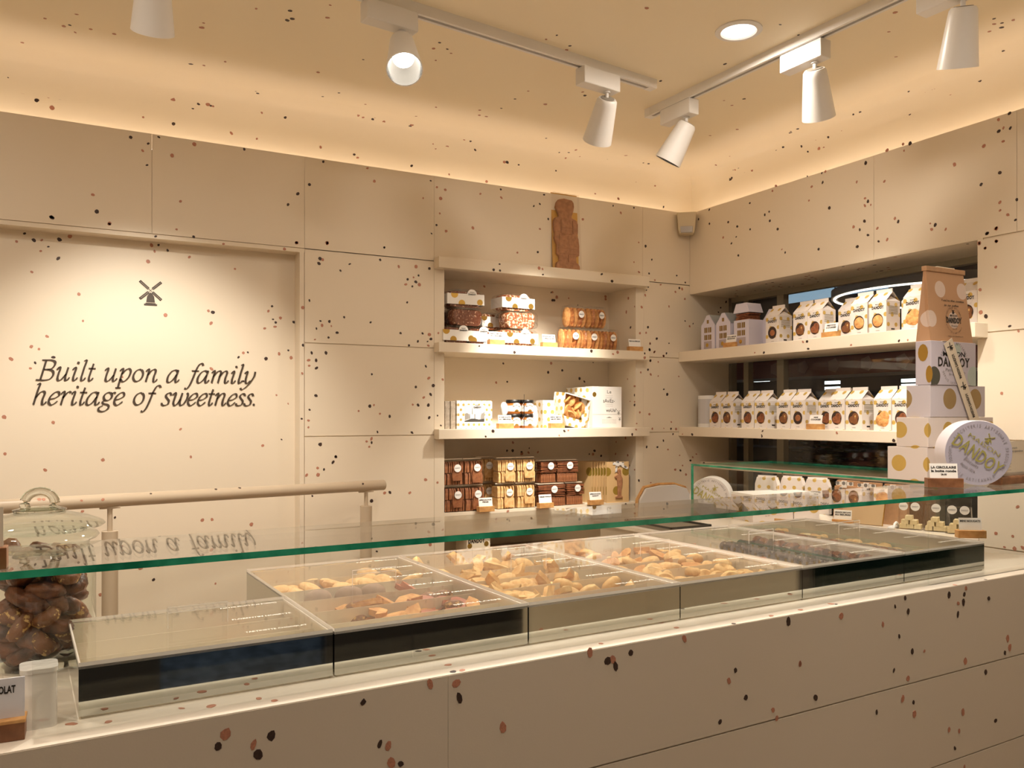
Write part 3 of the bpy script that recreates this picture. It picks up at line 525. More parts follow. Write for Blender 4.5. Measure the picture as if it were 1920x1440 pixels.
# wall lettering and windmill emblem in the recess
t = thing('wall_lettering', 'dark brown italic words on the brightly lit recessed wall', 'lettering', (0, YR, 0))
for line, x0, x1, z0 in (('Built upon a family', -.065, .712, 1.5775), ('heritage of sweetness.', -.082, .725, 1.4875)):
    tot = sum(G[c][1] for c in line); k = (x1 - x0) / (tot + .1); x = x0
    kz = .049
    for ch in line:
        if ch != ' ':
            vs, fs, adv = pen_letter(ch); q = MB(); n = len(vs)
            top = [(x + v.x * k, -.0035, z0 + v.y * kz) for v in vs]; q.add(top, fs, INKW)
            q.add([(a, 0, c) for a, b_, c in top], fs, INKW); ob('letter', q, t)
        x += G[ch][1] * k
def windmill(mb, cx, cz, s, m, y=-.002, rot=0):
    """four lattice sails, cap and body, base bar"""
    def pr(poly):
        ca, sa = math.cos(rot), math.sin(rot)
        mb.prism([(cx + (x * ca - z * sa) * s, cz + (x * sa + z * ca) * s) for x, z in poly], y, y + abs(y) * .9, m)
    for a in (42, 138, 222, 318):
        u = Vector((math.cos(R(a)), math.sin(R(a)))); v = Vector((-u.y, u.x))
        for o in (-.055, .055):
            pr([tuple(u * .18 + v * (o - .04)), tuple(u * .98 + v * (o - .04)), tuple(u * .98 + v * (o + .04)), tuple(u * .18 + v * (o + .04))])
        pr([tuple(u * .0 - v * .012), tuple(u * .2 - v * .012), tuple(u * .2 + v * .012), tuple(u * .0 + v * .012)])
        pr([tuple(u * .94 - v * .09), tuple(u * .99 - v * .09), tuple(u * .99 + v * .09), tuple(u * .94 + v * .09)])
    pr([(-.3, -.88), (.3, -.88), (.24, -.45), (.12, -.25), (0, -.15), (-.12, -.25), (-.24, -.45)]); pr([(-.45, -1.12), (.45, -1.12), (.45, -1.0), (-.45, -1.0)]); pr([(-.36, -.98), (.36, -.98), (.34, -.93), (-.34, -.93)])
t = thing('windmill_emblem', 'dark windmill emblem with crossed sails above the wall words', 'emblem', (.3205, YR, 1.931)); q = MB(); windmill(q, 0, 0, .052, INKW); ob('sails_and_body', q, t)
# motion sensor and wall socket
t = thing('motion_sensor', 'small cream motion sensor high in the corner of the walls', 'sensor', (2.878, 3.372, 2.39), R(-40))
q = MB(); q.prism([(-.042, .015), (-.036, 0), (.036, 0), (.042, .015), (.05, .112), (-.05, .112)], -.018, .035, mat('sensor_cream', (206, 190, 158), .45)); ob('housing', q, t, bev=.004)
q = MB(); q.prism([(-.03, .004), (.03, .004), (.032, .038), (-.032, .038)], -.023, -.016, mat('sensor_lens', (168, 160, 152), .3)); ob('lens', q, t, bev=.002)
t = thing('wall_socket', 'square white wall socket behind the round tin under the glass', 'socket', (3.072, YB, 1.066)); q = MB(); q.box(-.042, .042, -.01, 0, -.042, .042, WHITE); ob('plate', q, t, bev=.002)
q = MB(); q.lathe([(.026, 0), (.026, -.004), (.021, -.004), (.018, .004), (0, .004)], mat('socket_well', (120, 116, 106), .5), 24, (0, -.01, 0), 'y'); ob('socket_well', q, t)
# tracks and spot heads
def track(label, a, b_):
    a, b_ = Vector(a), Vector(b_); L_ = (b_ - a).length; rz = math.atan2(b_.y - a.y, b_.x - a.x)
    t = thing('ceiling_track', label, 'light track', (a.x, a.y, ZC - .034), rz)
    q = MB(); q.box(0, L_, -.018, -.007, 0, .034, WHITE); q.box(0, L_, .007, .018, 0, .034, WHITE); q.box(0, L_, -.007, .007, .014, .034, BLACK); ob('rail', q, t)
    q = MB(); q.box(L_ - .03, L_ + .004, -.019, .019, -.001, .034, WHITE); ob('end_cap', q, t); return rz
ra = track('white ceiling track in line with the back wall', (-.6, 2.285), (2.037, 2.585))
rb = track('white ceiling track running towards the right-hand window wall', (2.31, .6), (2.216, 2.841))
LENS = emis('lamp_glow', (1, .93, .82), 9); RIM = mat('dark_lamp_reflector', (96, 92, 86), .25, .6)
def spothead(label, base, aim, power, rz, side=1, ang=48, fr=1.0):
    """adapter box under the track, stem, tapered head pointing at aim"""
    b_ = Vector((base[0], base[1], ZC - .034)); t = thing('track_spotlight', label, 'spotlight', b_, rz, 'tapered white spotlights on the ceiling tracks')
    q = MB(); q.box(-.13, .045, -.026, .026, -.062, .0, WHITE) if side > 0 else q.box(-.045, .13, -.026, .026, -.062, .0, WHITE); ob('adapter', q, t, bev=.003)
    q = MB(); q.cyl((0, 0, -.095), .007, .035, WHITE, 10); q.cyl((0, 0, -.068), .013, .006, WHITE, 12); ob('stem', q, t, smooth=40)
    piv = Vector((0, 0, -.10)); d = Vector(aim) - (b_ + piv); d.rotate(Matrix.Rotation(-rz, 3, 'Z')); d.normalize()
    qt = (-d).to_track_quat('Z', 'Y'); M = Matrix.Translation(piv) @ qt.to_matrix().to_4x4(); HL = .152
    q = MB(); q.M = M; q.lathe([(.0, .012), (.032, .012), (.038, .004), (.040, -.01), (.056, -HL), (.053, -HL)], WHITE, 32, close=False); ob('head', q, t, smooth=35)
    q = MB(); q.M = M; q.lathe([(.053, -HL + .0005), (.048, -.11), (.034, -.085)], RIM, 32, close=False); ob('reflector', q, t, smooth=60)
    q = MB(); q.M = M; q.lathe([(.0, -.0865), (.034, -.086)], LENS, 24, close=False); ob('lamp_face', q, t)
    q = MB(); q.M = M; q.lathe([(.015, .0125), (.026, .0125), (.026, .0145), (.015, .0145)], mat('grey_ring', (150, 144, 134), .4), 24); ob('rear_ring', q, t)
    wp = (Matrix.Translation(b_) @ Matrix.Rotation(rz, 4, 'Z') @ M) @ Vector((0, 0, -HL - .012))
    spot(wp, aim, power, ang)
spothead('leftmost tapered white spotlight, aimed down at the wall words', (.225, 2.375), (.30, 3.5, 1.08), P_SPOT * .85, ra, 1, 72)
spothead('white spotlight showing its glowing face, second from the left on the near track', (.952, 2.462), (.60, 1.25, 1.0), P_SPOT * 1.3, ra, 1, 80)
spothead('white spotlight at the right end of the near track', (1.80, 2.557), (2.02, 3.50, 1.48), P_SPOT * 1.55, ra, 1, 46)
spothead('white spotlight leaning to the left at the far end of the right track', (2.235, 2.62), (1.72, 3.50, .95), P_SPOT * .75, rb, -1, 44)
spothead('white spotlight in the middle of the right track', (2.27, 2.0), (2.98, 2.45, 1.3), P_SPOT * .42, rb, -1, 60)
spothead('rightmost white spotlight, cut off by the top edge of the photo', (2.30, 1.49), (2.72, 1.95, 1.1), P_SPOT * .7, rb, -1, 60)
rc = track('added white ceiling track, unseen above the counter front', (-.2, .98), (2.5, .98))  # unseen track and its two heads, added to brighten the trays
spothead('unseen spotlight added to brighten the right trays of the counter', (1.72, .98), (1.72, 1.42, 1.09), P_SPOT * .42, rc, 1, 56)
spothead('unseen spotlight added to brighten the left trays of the counter', (.75, .98), (.85, 1.42, 1.09), P_SPOT * .3, rc, 1, 56)
t = thing('recessed_downlight', 'round glowing downlight set flush in the ceiling between the tracks', 'downlight', (2.025, 2.107, ZC))
q = MB(); q.lathe([(.078, 0), (.078, -.004), (.060, -.007), (.055, -.001)], WHITE, 40, close=False); ob('rim', q, t, smooth=40)
q = MB(); q.lathe([(.0, -.002), (.055, -.0021)], emis('downlight_face', (1, .95, .88), 6), 40, close=False); ob('lamp_face', q, t)
# stool in the corner behind the counter
t = thing('bar_chair', 'white moulded chair back with a wooden edge standing behind the counter', 'chair', (2.51, 3.08, 0), R(6)); CH = mat('white_shell', (214, 210, 206), .4)
arcp = [(-.19, .70), (-.185, .90), (-.17, 1.06), (-.13, 1.112), (-.04, 1.122), (.06, 1.12), (.135, 1.10), (.172, 1.05), (.185, .90), (.19, .70)]
q = MB(); q.prism(arcp, 0, .012, CH); ob('backrest', q, t, bev=.004)
q = MB(); q.tube([(x * 1.012, .018, z * 1.003) for x, z in arcp], .008, WOODL, 6); ob('wooden_edge', q, t, smooth=50)
q = MB(); q.box(-.19, .19, -.36, .0, .68, .70, CH); ob('seat', q, t, bev=.01)
for sx in (-1, 1):
    for y in (-.33, -.03): q = MB(); q.tube([(sx * .15, y, .69), (sx * .19, y * 1.1, .0)], .012, WOODL, 8); ob('leg', q, t, smooth=50)
# ---------------------------------------------------------------- the counter
begin()
CR = R(1.92); CO = (-.065, 1.297); cc, cs = math.cos(CR), math.sin(CR)
def cw(u, v, z=1.0): return (CO[0] + u * cc - v * cs, CO[1] + u * cs + v * cc, z)
t = thing('shop_counter', 'long cream speckled shop counter across the foreground', 'counter', (CO[0], CO[1], 0), CR)
FRONT = mat('counter_front_paint', (208, 196, 178), .5, bump=.03, bscale=300)
q = MB(); q.box(-1.4, 2.70, .0045, .74, -.29, .985, FRONT); q.box(2.70, 2.90, .0045, .24, -.29, .985, FRONT); ob('carcass', q, t)
for z0, z1 in ((.775, .9985), (.543, .771), (.31, .539), (.08, .306), (-.28, .076)):
    for x0, x1 in ((-1.4, .66), (.6606, 2.92)):
        q = MB(); q.box(x0, x1, 0, .0043, z0, z1, FRONT); ob('front_panel', q, t)
q = MB(); q.prism([(-1.4, .001), (2.93, .001), (2.735, .27), (2.735, .74), (-1.4, .74)], .985, 1.0, CTOP, 'xy'); ob('countertop', q, t)
flecks(t, FL_FRONT + ' ' + ' '.join(rnd(14, -.2, 1.2, .1, .7, 71)), lambda a, c, h: (a, -h, c), .0078, 72, 1.25)
flecks(t, FL_TOP + ' ' + ' '.join(rnd(8, .4, 2.8, .006, .025, 73, 1)), lambda a, c, h: (a, c, 1 + h), .0075, 74)
t = thing('return_counter', 'white return counter along the window wall behind the trays', 'counter', (0, 0, 0))
q = MB(); q.box(2.05, 3.03, 2.16, 2.96, -.29, .985, FRONT); q.box(2.72, 3.03, 1.90, 2.16, -.29, .985, FRONT); ob('carcass', q, t)
q = MB(); q.prism([(2.02, 2.11), (2.02, 2.97), (3.04, 2.97), (3.04, 1.906), (2.70, 1.70), (2.665, 2.125)], .9855, 1.0, CTOP, 'xy'); ob('countertop', q, t)
flecks(t, rnd(8, 2.1, 2.9, 2.4, 2.9, 75, 2), lambda a, c, h: (a, c, 1 + h), .009, 76)
t = thing('card_reader_tray', 'flat grey tray with a black rim at the end of the return counter', 'tray', (2.06, 2.66, 1.0)); q = MB(); q.box(0, .20, -.16, .14, 0, .012, mat('tray_grey', (122, 112, 98), .4)); ob('base', q, t)
q = MB(); [q.box(*c_, BLACK) for c_ in ((0, .2, -.16, -.153, .012, .02), (0, .2, .133, .14, .012, .02), (0, .007, -.16, .14, .012, .02), (.193, .2, -.16, .14, .012, .02))]; ob('rim', q, t)
# glass screen
GT = .008
gs = thing('glass_screen', 'clear glass counter screen with green edges above the biscuit trays', 'glass screen', (CO[0], CO[1], 0), CR)
def pane(x0, x1, y0, y1, z0, z1, edges):
    q = MB(); q.box(x0, x1, y0, y1, z0, z1, GLASS); fs = [s for s in range(6)]
    # faces: 0 bottom 1 top 2 front(y0) 3 right(x1) 4 back(y1) 5 left(x0)
    k = q.mi(GEDGE)
    for e in edges: q.m[e] = k
    return ob('pane', q, gs)
for x0, x1 in ((.037, .651), (.655, 2.086), (2.09, 2.95)): pane(x0, x1, .034, .034 + GT, 1.0, 1.225, ())
pane(-.55, 2.93, .030, .288, 1.2255, 1.236, (2, 5))
# return top pane and its end/side panes, left open towards the staff
q = MB(); q.prism([(2.455, 1.675), (2.44, 2.83), (2.93, 2.83), (2.93, 1.691)], 1.228, 1.236, GLASS, 'xy'); k = q.mi(GEDGE)
for e in (2, 3, 4): q.m[e] = k
ret = ob('glass_return', q, None); ret.parent = None
ret['label'] = 'clear glass shelf pane with green edge over the return counter'; ret['category'] = 'glass pane'; ret.name = 'glass_shelf_pane'
q = MB(); q.box(2.44, 2.448, 2.822, 2.83, 1.0, 1.2275, GEDGE); q.box(2.448, 2.93, 2.822, 2.83, 1.0, 1.2275, GLASS); ob('end_pane', q, ret)
# ---------------------------------------------------------------- biscuit trays
TU = [.0955, .485, .8765, 1.267, 1.658, 2.055, 2.43]
LB = ['open-looking shallow first tray, mostly bare inside, at the left end of the counter', 'second tray from the left with mauve and golden biscuits under a clear lid', 'third tray from the left holding heaps of pale golden shortbread',
      'fourth tray from the left with round dimpled cookies at its front', 'fifth tray with a row of dark chocolate biscuits', 'sixth tray at the right end with small pale macaroons']
def tray(i, depth, rows, cols=0):
    u0 = TU[i] + .0015; w = TU[i + 1] - TU[i] - .003; x, y, z = cw(u0, .086)
    t = thing('biscuit_tray', LB[i], 'tray', (x, y, 1.0), CR, 'steel biscuit trays with clear lids'); h = .078; k = .0018
    q = MB(); q.box(0, w, 0, k, .004, h, STEEL); q.box(0, w, depth - k, depth, .004, h, STEEL); q.box(0, k, k, depth - k, .004, h, STEEL); q.box(w - k, w, k, depth - k, .004, h, STEEL)
    q.box(.004, w - .004, .004, depth - .004, 0, .006, STEELB); ob('box_body', q, t)
    q = MB(); q.box(k, w - k, k, k + .001, .008, h - .002, STEELB); q.box(k, w - k, depth - k - .001, depth - k, .008, h - .002, STEELB); q.box(k, k + .001, k, depth - k, .008, h - .002, STEELB); q.box(w - k - .001, w - k, k, depth - k, .008, h - .002, STEELB)
    for r_ in range(1, cols or rows):
        yy = depth * r_ / rows; xx = w * r_ / max(cols, 1)
        q.box(xx, xx + .001, k, depth - k, .006, h - .014, STEELB) if cols else q.box(k, w - k, yy, yy + .001, .006, h - .014, STEELB)
    ob('divider_insert', q, t)
    q = MB(); q.box(0, w, 0, depth, h + .001, h + .006, ACRYL); kk = q.mi(AEDGE)
    for e in (2, 3, 4, 5): q.m[e] = kk
    q.box(0, w, 0, .0035, h - .004, h + .001, AEDGE); q.box(0, .0035, .0035, depth, h - .004, h + .001, AEDGE); q.box(w - .0035, w, .0035, depth, h - .004, h + .001, AEDGE)
    lid = ob('lid', q, t)
    hy = depth * .5; q = MB(); z0 = h + .006; hw = .05
    q.box(w / 2 - hw, w / 2 + hw, hy - .006, hy + .006, z0 + .026, z0 + .036, ACRYL); q.box(w / 2 - hw, w / 2 - hw + .008, hy - .006, hy + .006, z0, z0 + .026, ACRYL); q.box(w / 2 + hw - .008, w / 2 + hw, hy - .006, hy + .006, z0, z0 + .026, ACRYL)
    for a, b_, c_, d_ in ((w / 2 - hw, w / 2 + hw, z0 + .0345, z0 + .036), (w / 2 + hw - .0012, w / 2 + hw, z0, z0 + .035), (w / 2 - hw, w / 2 - hw + .0012, z0, z0 + .035), (w / 2 - hw, w / 2 + hw, z0 + .026, z0 + .0272)): q.box(a, b_, hy - .0065, hy - .006, c_, d_, AEDGE)
    ob('handle', q, lid)
    names = ['SPECULOOS', 'PAIN D AMANDE', 'SABLE VANILLE', 'MACARON', 'FINANCIER', 'PALET BRETON'] if i else ['TARTINETTE CHOCOLAT', 'FLORENTIN NOISETTE', 'PAIN DE FRUITS AUX POMMES']
    q = MB(); wm = mat('white_print', (244, 240, 232), .5)
    for r_ in range(rows):
        vs, fs, a0, a1 = fontmesh(names[r_ % len(names)], .015); ww = .105; kx = ww / (a1 - a0); yc = depth * (r_ + .5) / rows
        q.add([(w - .03 - ww + (px_ - a0) * kx, yc + (pz_ - .36) * .011, h + .0068) for px_, pz_ in vs], fs, wm)
    ob('lid_print', q, lid); return t, w
def scatter(i, depth, n, name, label, group, mk, zlo=.012, zs=.02, y0=.02, y1=None, x0=.03, x1=None, tilt=.5, seed=1):
    """biscuits heaped in a tray; each one is its own object, meshes shared"""
    rng = random.Random(seed); ms = [mk(rng).mesh(name, 50) for _ in range(4)]; w = TU[i + 1] - TU[i]; x1 = x1 or w - .035; y1 = y1 or depth - .03
    for k in range(n):
        u = rng.uniform(x0, x1); v = rng.uniform(y0, y1); o = ob(name, rng.choice(ms), None, cw(TU[i] + u, .086 + v, 1.0 + zlo + rng.uniform(0, zs)), (rng.uniform(-tilt, tilt), rng.uniform(-tilt, tilt), rng.uniform(0, 6.28)))
        o['label'] = label; o['category'] = 'cookie'; o['group'] = group
def mk_dome(m, r=.022, h=.012):
    return lambda rng: MB().blob((0, 0, 0), (r, r, h), m, rng, .08, 12, 6)
def mk_ring(m):
    def f(rng):
        a = .010; Rr = .019; q = MB(); n = 14; pr = [(Rr + a * math.cos(t_) * 1.05, a * math.sin(t_)) for t_ in [2 * math.pi * j / 8 for j in range(9)]]
        pr = [(.0, .002)] + [(.006, .002), (.011, .006), (.019, .0105), (.027, .006), (.030, -.002), (.027, -.010), (0, -.010)]
        return q.lathe(pr[::-1], m, 16, close=False)
    return f
def mk_slab(m, a=.045, b_=.03, t_=.006):
    def f(rng):
        n = 9; return MB().prism([(a / 2 * math.cos(2 * math.pi * j / n + .3) * rng.uniform(.9, 1.1), b_ / 2 * math.sin(2 * math.pi * j / n + .3) * rng.uniform(.9, 1.1)) for j in range(n)], -t_ / 2, t_ / 2, m, 'xy')
    return f
def mk_fan(m):
    def f(rng): return MB().prism([(-.036, -.006), (-.026, .016), (0, .027), (.028, .018), (.038, -.006), (.014, .003), (-.008, -.008)], -.006, .006, m, 'xy')
    return f
tray(0, .30, 3); tray(1, .64, 6); tray(2, .64, 6); tray(3, .64, 6); tray(4, .64, 5, 4); tray(5, .64, 6, 5)
scatter(0, .3, 7, 'fruit_square', 'pale square sweet lying nearly alone in the shallow first tray', 'sweets in the first tray', lambda rng: MB().box(-.022, .022, -.018, .018, -.006, .006, C_WHITE), y0=.03, y1=.12, x0=.17, tilt=.12, seed=3, zs=.004)
scatter(0, .3, 8, 'small_biscuit', 'small brown biscuit in the back rows of the shallow first tray', 'biscuits in the first tray', mk_dome(C_GOLD, .018, .01), y0=.12, y1=.27, x0=.2, tilt=.3, seed=4, zs=.01)
scatter(1, .64, 36, 'golden_biscuit', 'golden brown biscuit heaped in the front rows of the second tray', 'golden biscuits in the second tray', mk_fan(C_GOLD), y0=.10, y1=.30, x0=.06, seed=5, zlo=.02, zs=.035)
scatter(1, .64, 10, 'nut_biscuit', 'dark nutty biscuit lying among the golden ones of the second tray', 'nut biscuits in the second tray', mk_dome(C_NUT, .024, .014), y0=.12, y1=.30, x0=.1, seed=6, zlo=.03, zs=.02)
for j, u in enumerate((.10, .17, .225)):
    rng = random.Random(j); o = ob('mauve_meringue', MB().blob((0, 0, 0), (.032, .024, .022), C_MAUVE, rng, .08, 14, 8), None, cw(TU[1] + u, .086 + .40, 1.046), smooth=60); o['label'] = 'large smooth mauve meringue in the middle row of the second tray'; o['category'] = 'meringue'; o['group'] = 'meringues in the second tray'
scatter(1, .64, 22, 'pale_biscuit', 'pale round biscuit in the back rows of the second tray', 'pale biscuits in the second tray', mk_dome(C_PALE, .03, .012), y0=.44, y1=.61, x0=.04, seed=7, zlo=.03, zs=.025)
scatter(1, .64, 14, 'red_brown_biscuit', 'reddish brown slab at the right side of the second tray', 'reddish slabs in the second tray', mk_slab(mat('red_biscuit', (176, 96, 66), .6, bump=.4), .06, .035, .01), y0=.12, y1=.42, x0=.25, seed=8, zlo=.03, zs=.02)
scatter(2, .64, 60, 'shortbread', 'pale irregular shortbread heaped in the third tray', 'shortbread in the third tray', mk_fan(C_PALE), y0=.12, y1=.60, seed=9, zlo=.022, zs=.040, tilt=.9)
scatter(2, .64, 60, 'shortbread_mound', 'lumpy pale golden biscuit heaped in the third tray', 'mound biscuits in the third tray', mk_dome(C_PALE, .028, .016), y0=.14, y1=.60, seed=10, zlo=.018, zs=.034, tilt=.8)
scatter(2, .64, 16, 'caramel_crisp', 'caramel brown crisp along the front row of the third tray', 'crisps in the third tray', mk_slab(PUFF, .05, .03, .006), y0=.02, y1=.09, x0=.15, seed=11, zs=.025, tilt=.5)
scatter(3, .64, 40, 'dimpled_cookie', 'round pale golden cookie with a dimple in the front rows of the fourth tray', 'dimpled cookies in the fourth tray', mk_ring(C_PALE), y0=.03, y1=.24, seed=12, zlo=.02, zs=.04, tilt=.7)
scatter(3, .64, 44, 'golden_stick', 'golden oblong biscuit in the back rows of the fourth tray', 'oblong biscuits in the fourth tray', mk_slab(C_GOLD, .06, .022, .012), y0=.27, y1=.60, seed=13, zlo=.02, zs=.04, tilt=.5)
scatter(3, .64, 44, 'golden_mound', 'pale lumpy biscuit in the middle rows of the fourth tray', 'lumpy biscuits in the fourth tray', mk_dome(C_PALE, .026, .014), y0=.22, y1=.58, seed=14, zlo=.02, zs=.04, tilt=.5)
dm = MB().prism([(.024 * math.cos(2 * math.pi * j / 14), .024 * math.sin(2 * math.pi * j / 14)) for j in range(14)], -.003, .003, C_DARK).mesh('dark_disc')
dm2 = MB().prism([(.024 * math.cos(2 * math.pi * j / 14), .024 * math.sin(2 * math.pi * j / 14)) for j in range(14)], -.003, .003, C_BROWN).mesh('dark_disc')
rng = random.Random(15)
for r_, uu in enumerate((.335, .27, .20)):
    for j in range(26):
        o = ob('chocolate_disc', dm2 if (r_ == 0 and j % 3 != 0) else dm, None, cw(TU[4] + uu + rng.uniform(-.006, .006), .086 + .04 + j * .0165, 1.049 + rng.uniform(-.004, .004)), (R(90 - 90), R(55), CR + R(90))); o['rotation'] = 0; del o['rotation']
        o.rotation_euler = (R(-32), 0, CR + rng.uniform(-.1, .1)); o['label'] = 'round dark chocolate biscuit leaning in a row of the fifth tray'; o['category'] = 'cookie'; o['group'] = 'chocolate discs in the fifth tray'
scatter(4, .64, 26, 'pink_biscuit', 'small reddish biscuit along the left side of the fifth tray', 'reddish biscuits in the fifth tray', mk_slab(mat('pink_biscuit', (196, 130, 100), .7, bump=.4), .04, .03, .01), y0=.06, y1=.61, x0=.03, x1=.13, seed=16, zlo=.035, zs=.02)
for r_, (uu, m_, lb) in enumerate(((.045, C_GOLD, 'golden'), (.115, C_BROWN, 'brown'), (.175, C_PALE, 'pale'))):
    ms = [mk_dome(m_, .021, .012)(random.Random(k)).mesh('macaroon', 60) for k in range(3)]; ms2 = [mk_dome(C_WHITE, .018, .008)(random.Random(k)).mesh('macaroon', 60) for k in range(2)]
    for j in range(19):
        o = ob('macaroon', rng.choice(ms + ms2[:1]), None, cw(TU[5] + uu + rng.uniform(-.010, .010), .086 + .03 + j * .031 + rng.uniform(-.005, .005), 1.046 + rng.uniform(0, .012)), (rng.uniform(-.4, .4), rng.uniform(-.4, .4), rng.uniform(0, 6)))
        o['label'] = lb + ' macaroon in the %s lengthwise row of the right-end tray' % ['leftmost', 'second', 'third'][r_]; o['category'] = 'cookie'; o['group'] = lb + ' macaroons in the sixth tray'

scale_about_camera()
# ---------------------------------------------------------------- goods; every thing is built with its front at local y = 0 facing -y
BX = 'DANDOY'
def logo(mb, cx, cz, r, m, y=-.0008, ring=True, sub=True):
    """round stamp: windmill, small word, large word, thin ring of words"""
    windmill(mb, cx, cz + r * .62, r * .16, m, y)
    text(mb, 'MAISON', cx, cz + r * .32, r * .16, m, width=r * .8, bold=.02, y=y)
    text(mb, BX, cx, cz - r * .02, r * .40, m, width=r * 1.75, bold=.045, y=y)
    if sub:
        arc(mb, 'BISCUITERIE ARTISANALE', cx, cz, r * .88, r * .13, m, R(170), R(10), y=y)
        text(mb, 'Bruxelles', cx, cz - r * .42, r * .15, m, width=r * .7, bold=.0, y=y, slant=.25)
        text(mb, 'depuis 1829', cx, cz - r * .64, r * .10, m, width=r * .5, bold=.0, y=y)
def sign(label, loc_, rz=0, lines=('BISCUIT',), w=.078, scale=1.0, wood=WOODL, group='small name cards on wooden blocks', tilt=0):
    t = thing('name_card', label, 'sign', loc_, rz); s = scale
    q = MB(); q.box(-w * s / 2, w * s / 2, 0, .03 * s, 0, .024 * s, wood); ob('wooden_block', q, t, bev=.001)
    c = .069 * s; q = MB(); q.M = Matrix.Translation((0, .013 * s, .020 * s)) @ Matrix.Rotation(R(-10), 4, 'X'); q.box(-c / 2, c / 2, 0, .0008, 0, .043 * s, PAPER)
    card = ob('card', q, t); q2 = MB(); q2.M = q.M; n = len(lines)
    for i, l_ in enumerate(lines): text(q2, l_, 0, (.033 - i * .0095) * s, (.0062 if i == 0 or n < 3 or i < n - 1 else .004) * s, INK, width=min(.9, .11 * len(l_)) * c, bold=.04)
    ob('lettering', q2, card); return t
# --- loaves
def loaf_mesh(m_top, m_side, L_=.19, W_=.095, H_=.07, seed=0):
    """loaf lying with its end towards the viewer: domed, slightly waisted block"""
    rng = random.Random(seed); q = MB(); vs = []; n = 28
    for j, (y, k) in enumerate([(0, .86), (.012, .97), (.05, 1), (L_ * .5, 1.01), (L_ - .05, 1), (L_ - .012, .97), (L_, .86)]):
        for i in range(n):
            a = 2 * math.pi * i / n; x = abs(math.cos(a)) ** .28 * (1 if math.cos(a) > 0 else -1) * W_ / 2; z = abs(math.sin(a)) ** .34 * (1 if math.sin(a) > 0 else -1) * H_ / 2
            if z < 0: x *= .93
            vs.append((x * k + rng.uniform(-.0012, .0012), y, H_ / 2 + z * (k if z > 0 else .98) + rng.uniform(-.001, .0012)))
    q.add(vs, [(j * n + i, j * n + (i + 1) % n, (j + 1) * n + (i + 1) % n, (j + 1) * n + i) for j in range(6) for i in range(n)], m_side)
    q.add(vs[:n], [tuple(range(n))][::-1], m_top); q.add(vs[-n:], [tuple(range(n - 1, -1, -1))], m_side); return q
def loaf(label, loc_, rz=0, kind='glazed', banded=False, ww=.17, rot=None):
    """loaf lying across the shelf: long side faces the viewer"""
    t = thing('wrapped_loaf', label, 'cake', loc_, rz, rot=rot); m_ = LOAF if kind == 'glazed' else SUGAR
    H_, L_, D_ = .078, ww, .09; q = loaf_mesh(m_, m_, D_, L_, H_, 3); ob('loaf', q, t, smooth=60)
    q = MB(); n = 18; vs = []
    for y in (-.006, D_ + .004):
        for i in range(n):
            a = 2 * math.pi * i / n; vs.append((abs(math.cos(a)) ** .4 * math.copysign(1, math.cos(a)) * (L_ / 2 + .006), y, H_ / 2 + .002 + abs(math.sin(a)) ** .4 * math.copysign(1, math.sin(a)) * (H_ / 2 + .002)))
    q.add(vs, [(i, (i + 1) % n, n + (i + 1) % n, n + i) for i in range(n)] + [tuple(range(n)), tuple(range(2 * n - 1, n - 1, -1))], CELLO)
    for sx in (-1, 1): q.add([(sx * (L_ / 2 + .005), .0, H_ * .2), (sx * (L_ / 2 + .02), .02, H_ * .35), (sx * (L_ / 2 + .022), .05, H_ * .55), (sx * (L_ / 2 + .005), .07, H_ * .8)], [(0, 1, 2, 3)], CELLO)
    ob('clear_wrap', q, t, smooth=60)
    if banded:
        q = MB(); b0, b1 = .014, .062; xw = L_ / 2 + .0075; q.box(-xw, xw, -.0085, -.0078, b0, b1, PAPER); q.box(-xw, -xw + .0007, -.008, D_ + .006, b0, b1, PAPER); q.box(xw - .0007, xw, -.008, D_ + .006, b0, b1, PAPER)
        hp = [(.03 + .024 * math.cos(R(a)), b1 - .002 + .024 * math.sin(R(a))) for a in range(0, 181, 20)]; q.prism(hp, -.0085, -.0078, PAPER); bd = ob('paper_band', q, t)
        q = MB()
        for cx, cz, r_ in ((-.055, b1 - .004, .017), (-.02, b0 + .004, .016), (.068, b0 + .012, .014)):
            pts = [(cx + r_ * math.cos(2 * math.pi * k / 18), min(b1, max(b0, cz + r_ * math.sin(2 * math.pi * k / 18)))) for k in range(18)]; q.prism(pts, -.0092, -.0086, GOLD)
        ob('gold_dots', q, bd, kind='stuff'); q = MB(); text(q, 'MAISON', .03, b1 + .008, .004, INK, width=.02, y=-.0095); text(q, BX, .03, b1 - .001, .008, INK, width=.036, y=-.0095, bold=.03); ob('lettering', q, bd)
    return t
ZA, ZB, ZD = 1.771, 1.387, 1.01     # shelf tops in the niche
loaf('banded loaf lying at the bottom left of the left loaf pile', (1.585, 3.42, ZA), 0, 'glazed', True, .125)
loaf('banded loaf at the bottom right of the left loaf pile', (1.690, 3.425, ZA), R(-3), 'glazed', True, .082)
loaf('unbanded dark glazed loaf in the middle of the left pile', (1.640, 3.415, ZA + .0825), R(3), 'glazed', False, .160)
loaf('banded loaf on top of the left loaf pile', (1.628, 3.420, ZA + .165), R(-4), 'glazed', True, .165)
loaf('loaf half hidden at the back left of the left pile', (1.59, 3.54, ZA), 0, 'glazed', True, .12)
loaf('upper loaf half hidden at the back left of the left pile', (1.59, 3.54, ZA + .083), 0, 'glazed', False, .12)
loaf('banded loaf at the bottom of the sugar-topped loaf pile', (1.905, 3.415, ZA), R(2), 'sugar', True, .185)
loaf('sugar-pearl loaf in the middle of the right loaf pile', (1.912, 3.410, ZA + .0825), R(-2), 'sugar', False, .165)
loaf('banded loaf on top of the sugar-topped loaf pile', (1.900, 3.42, ZA + .165), R(3), 'sugar', True, .165)
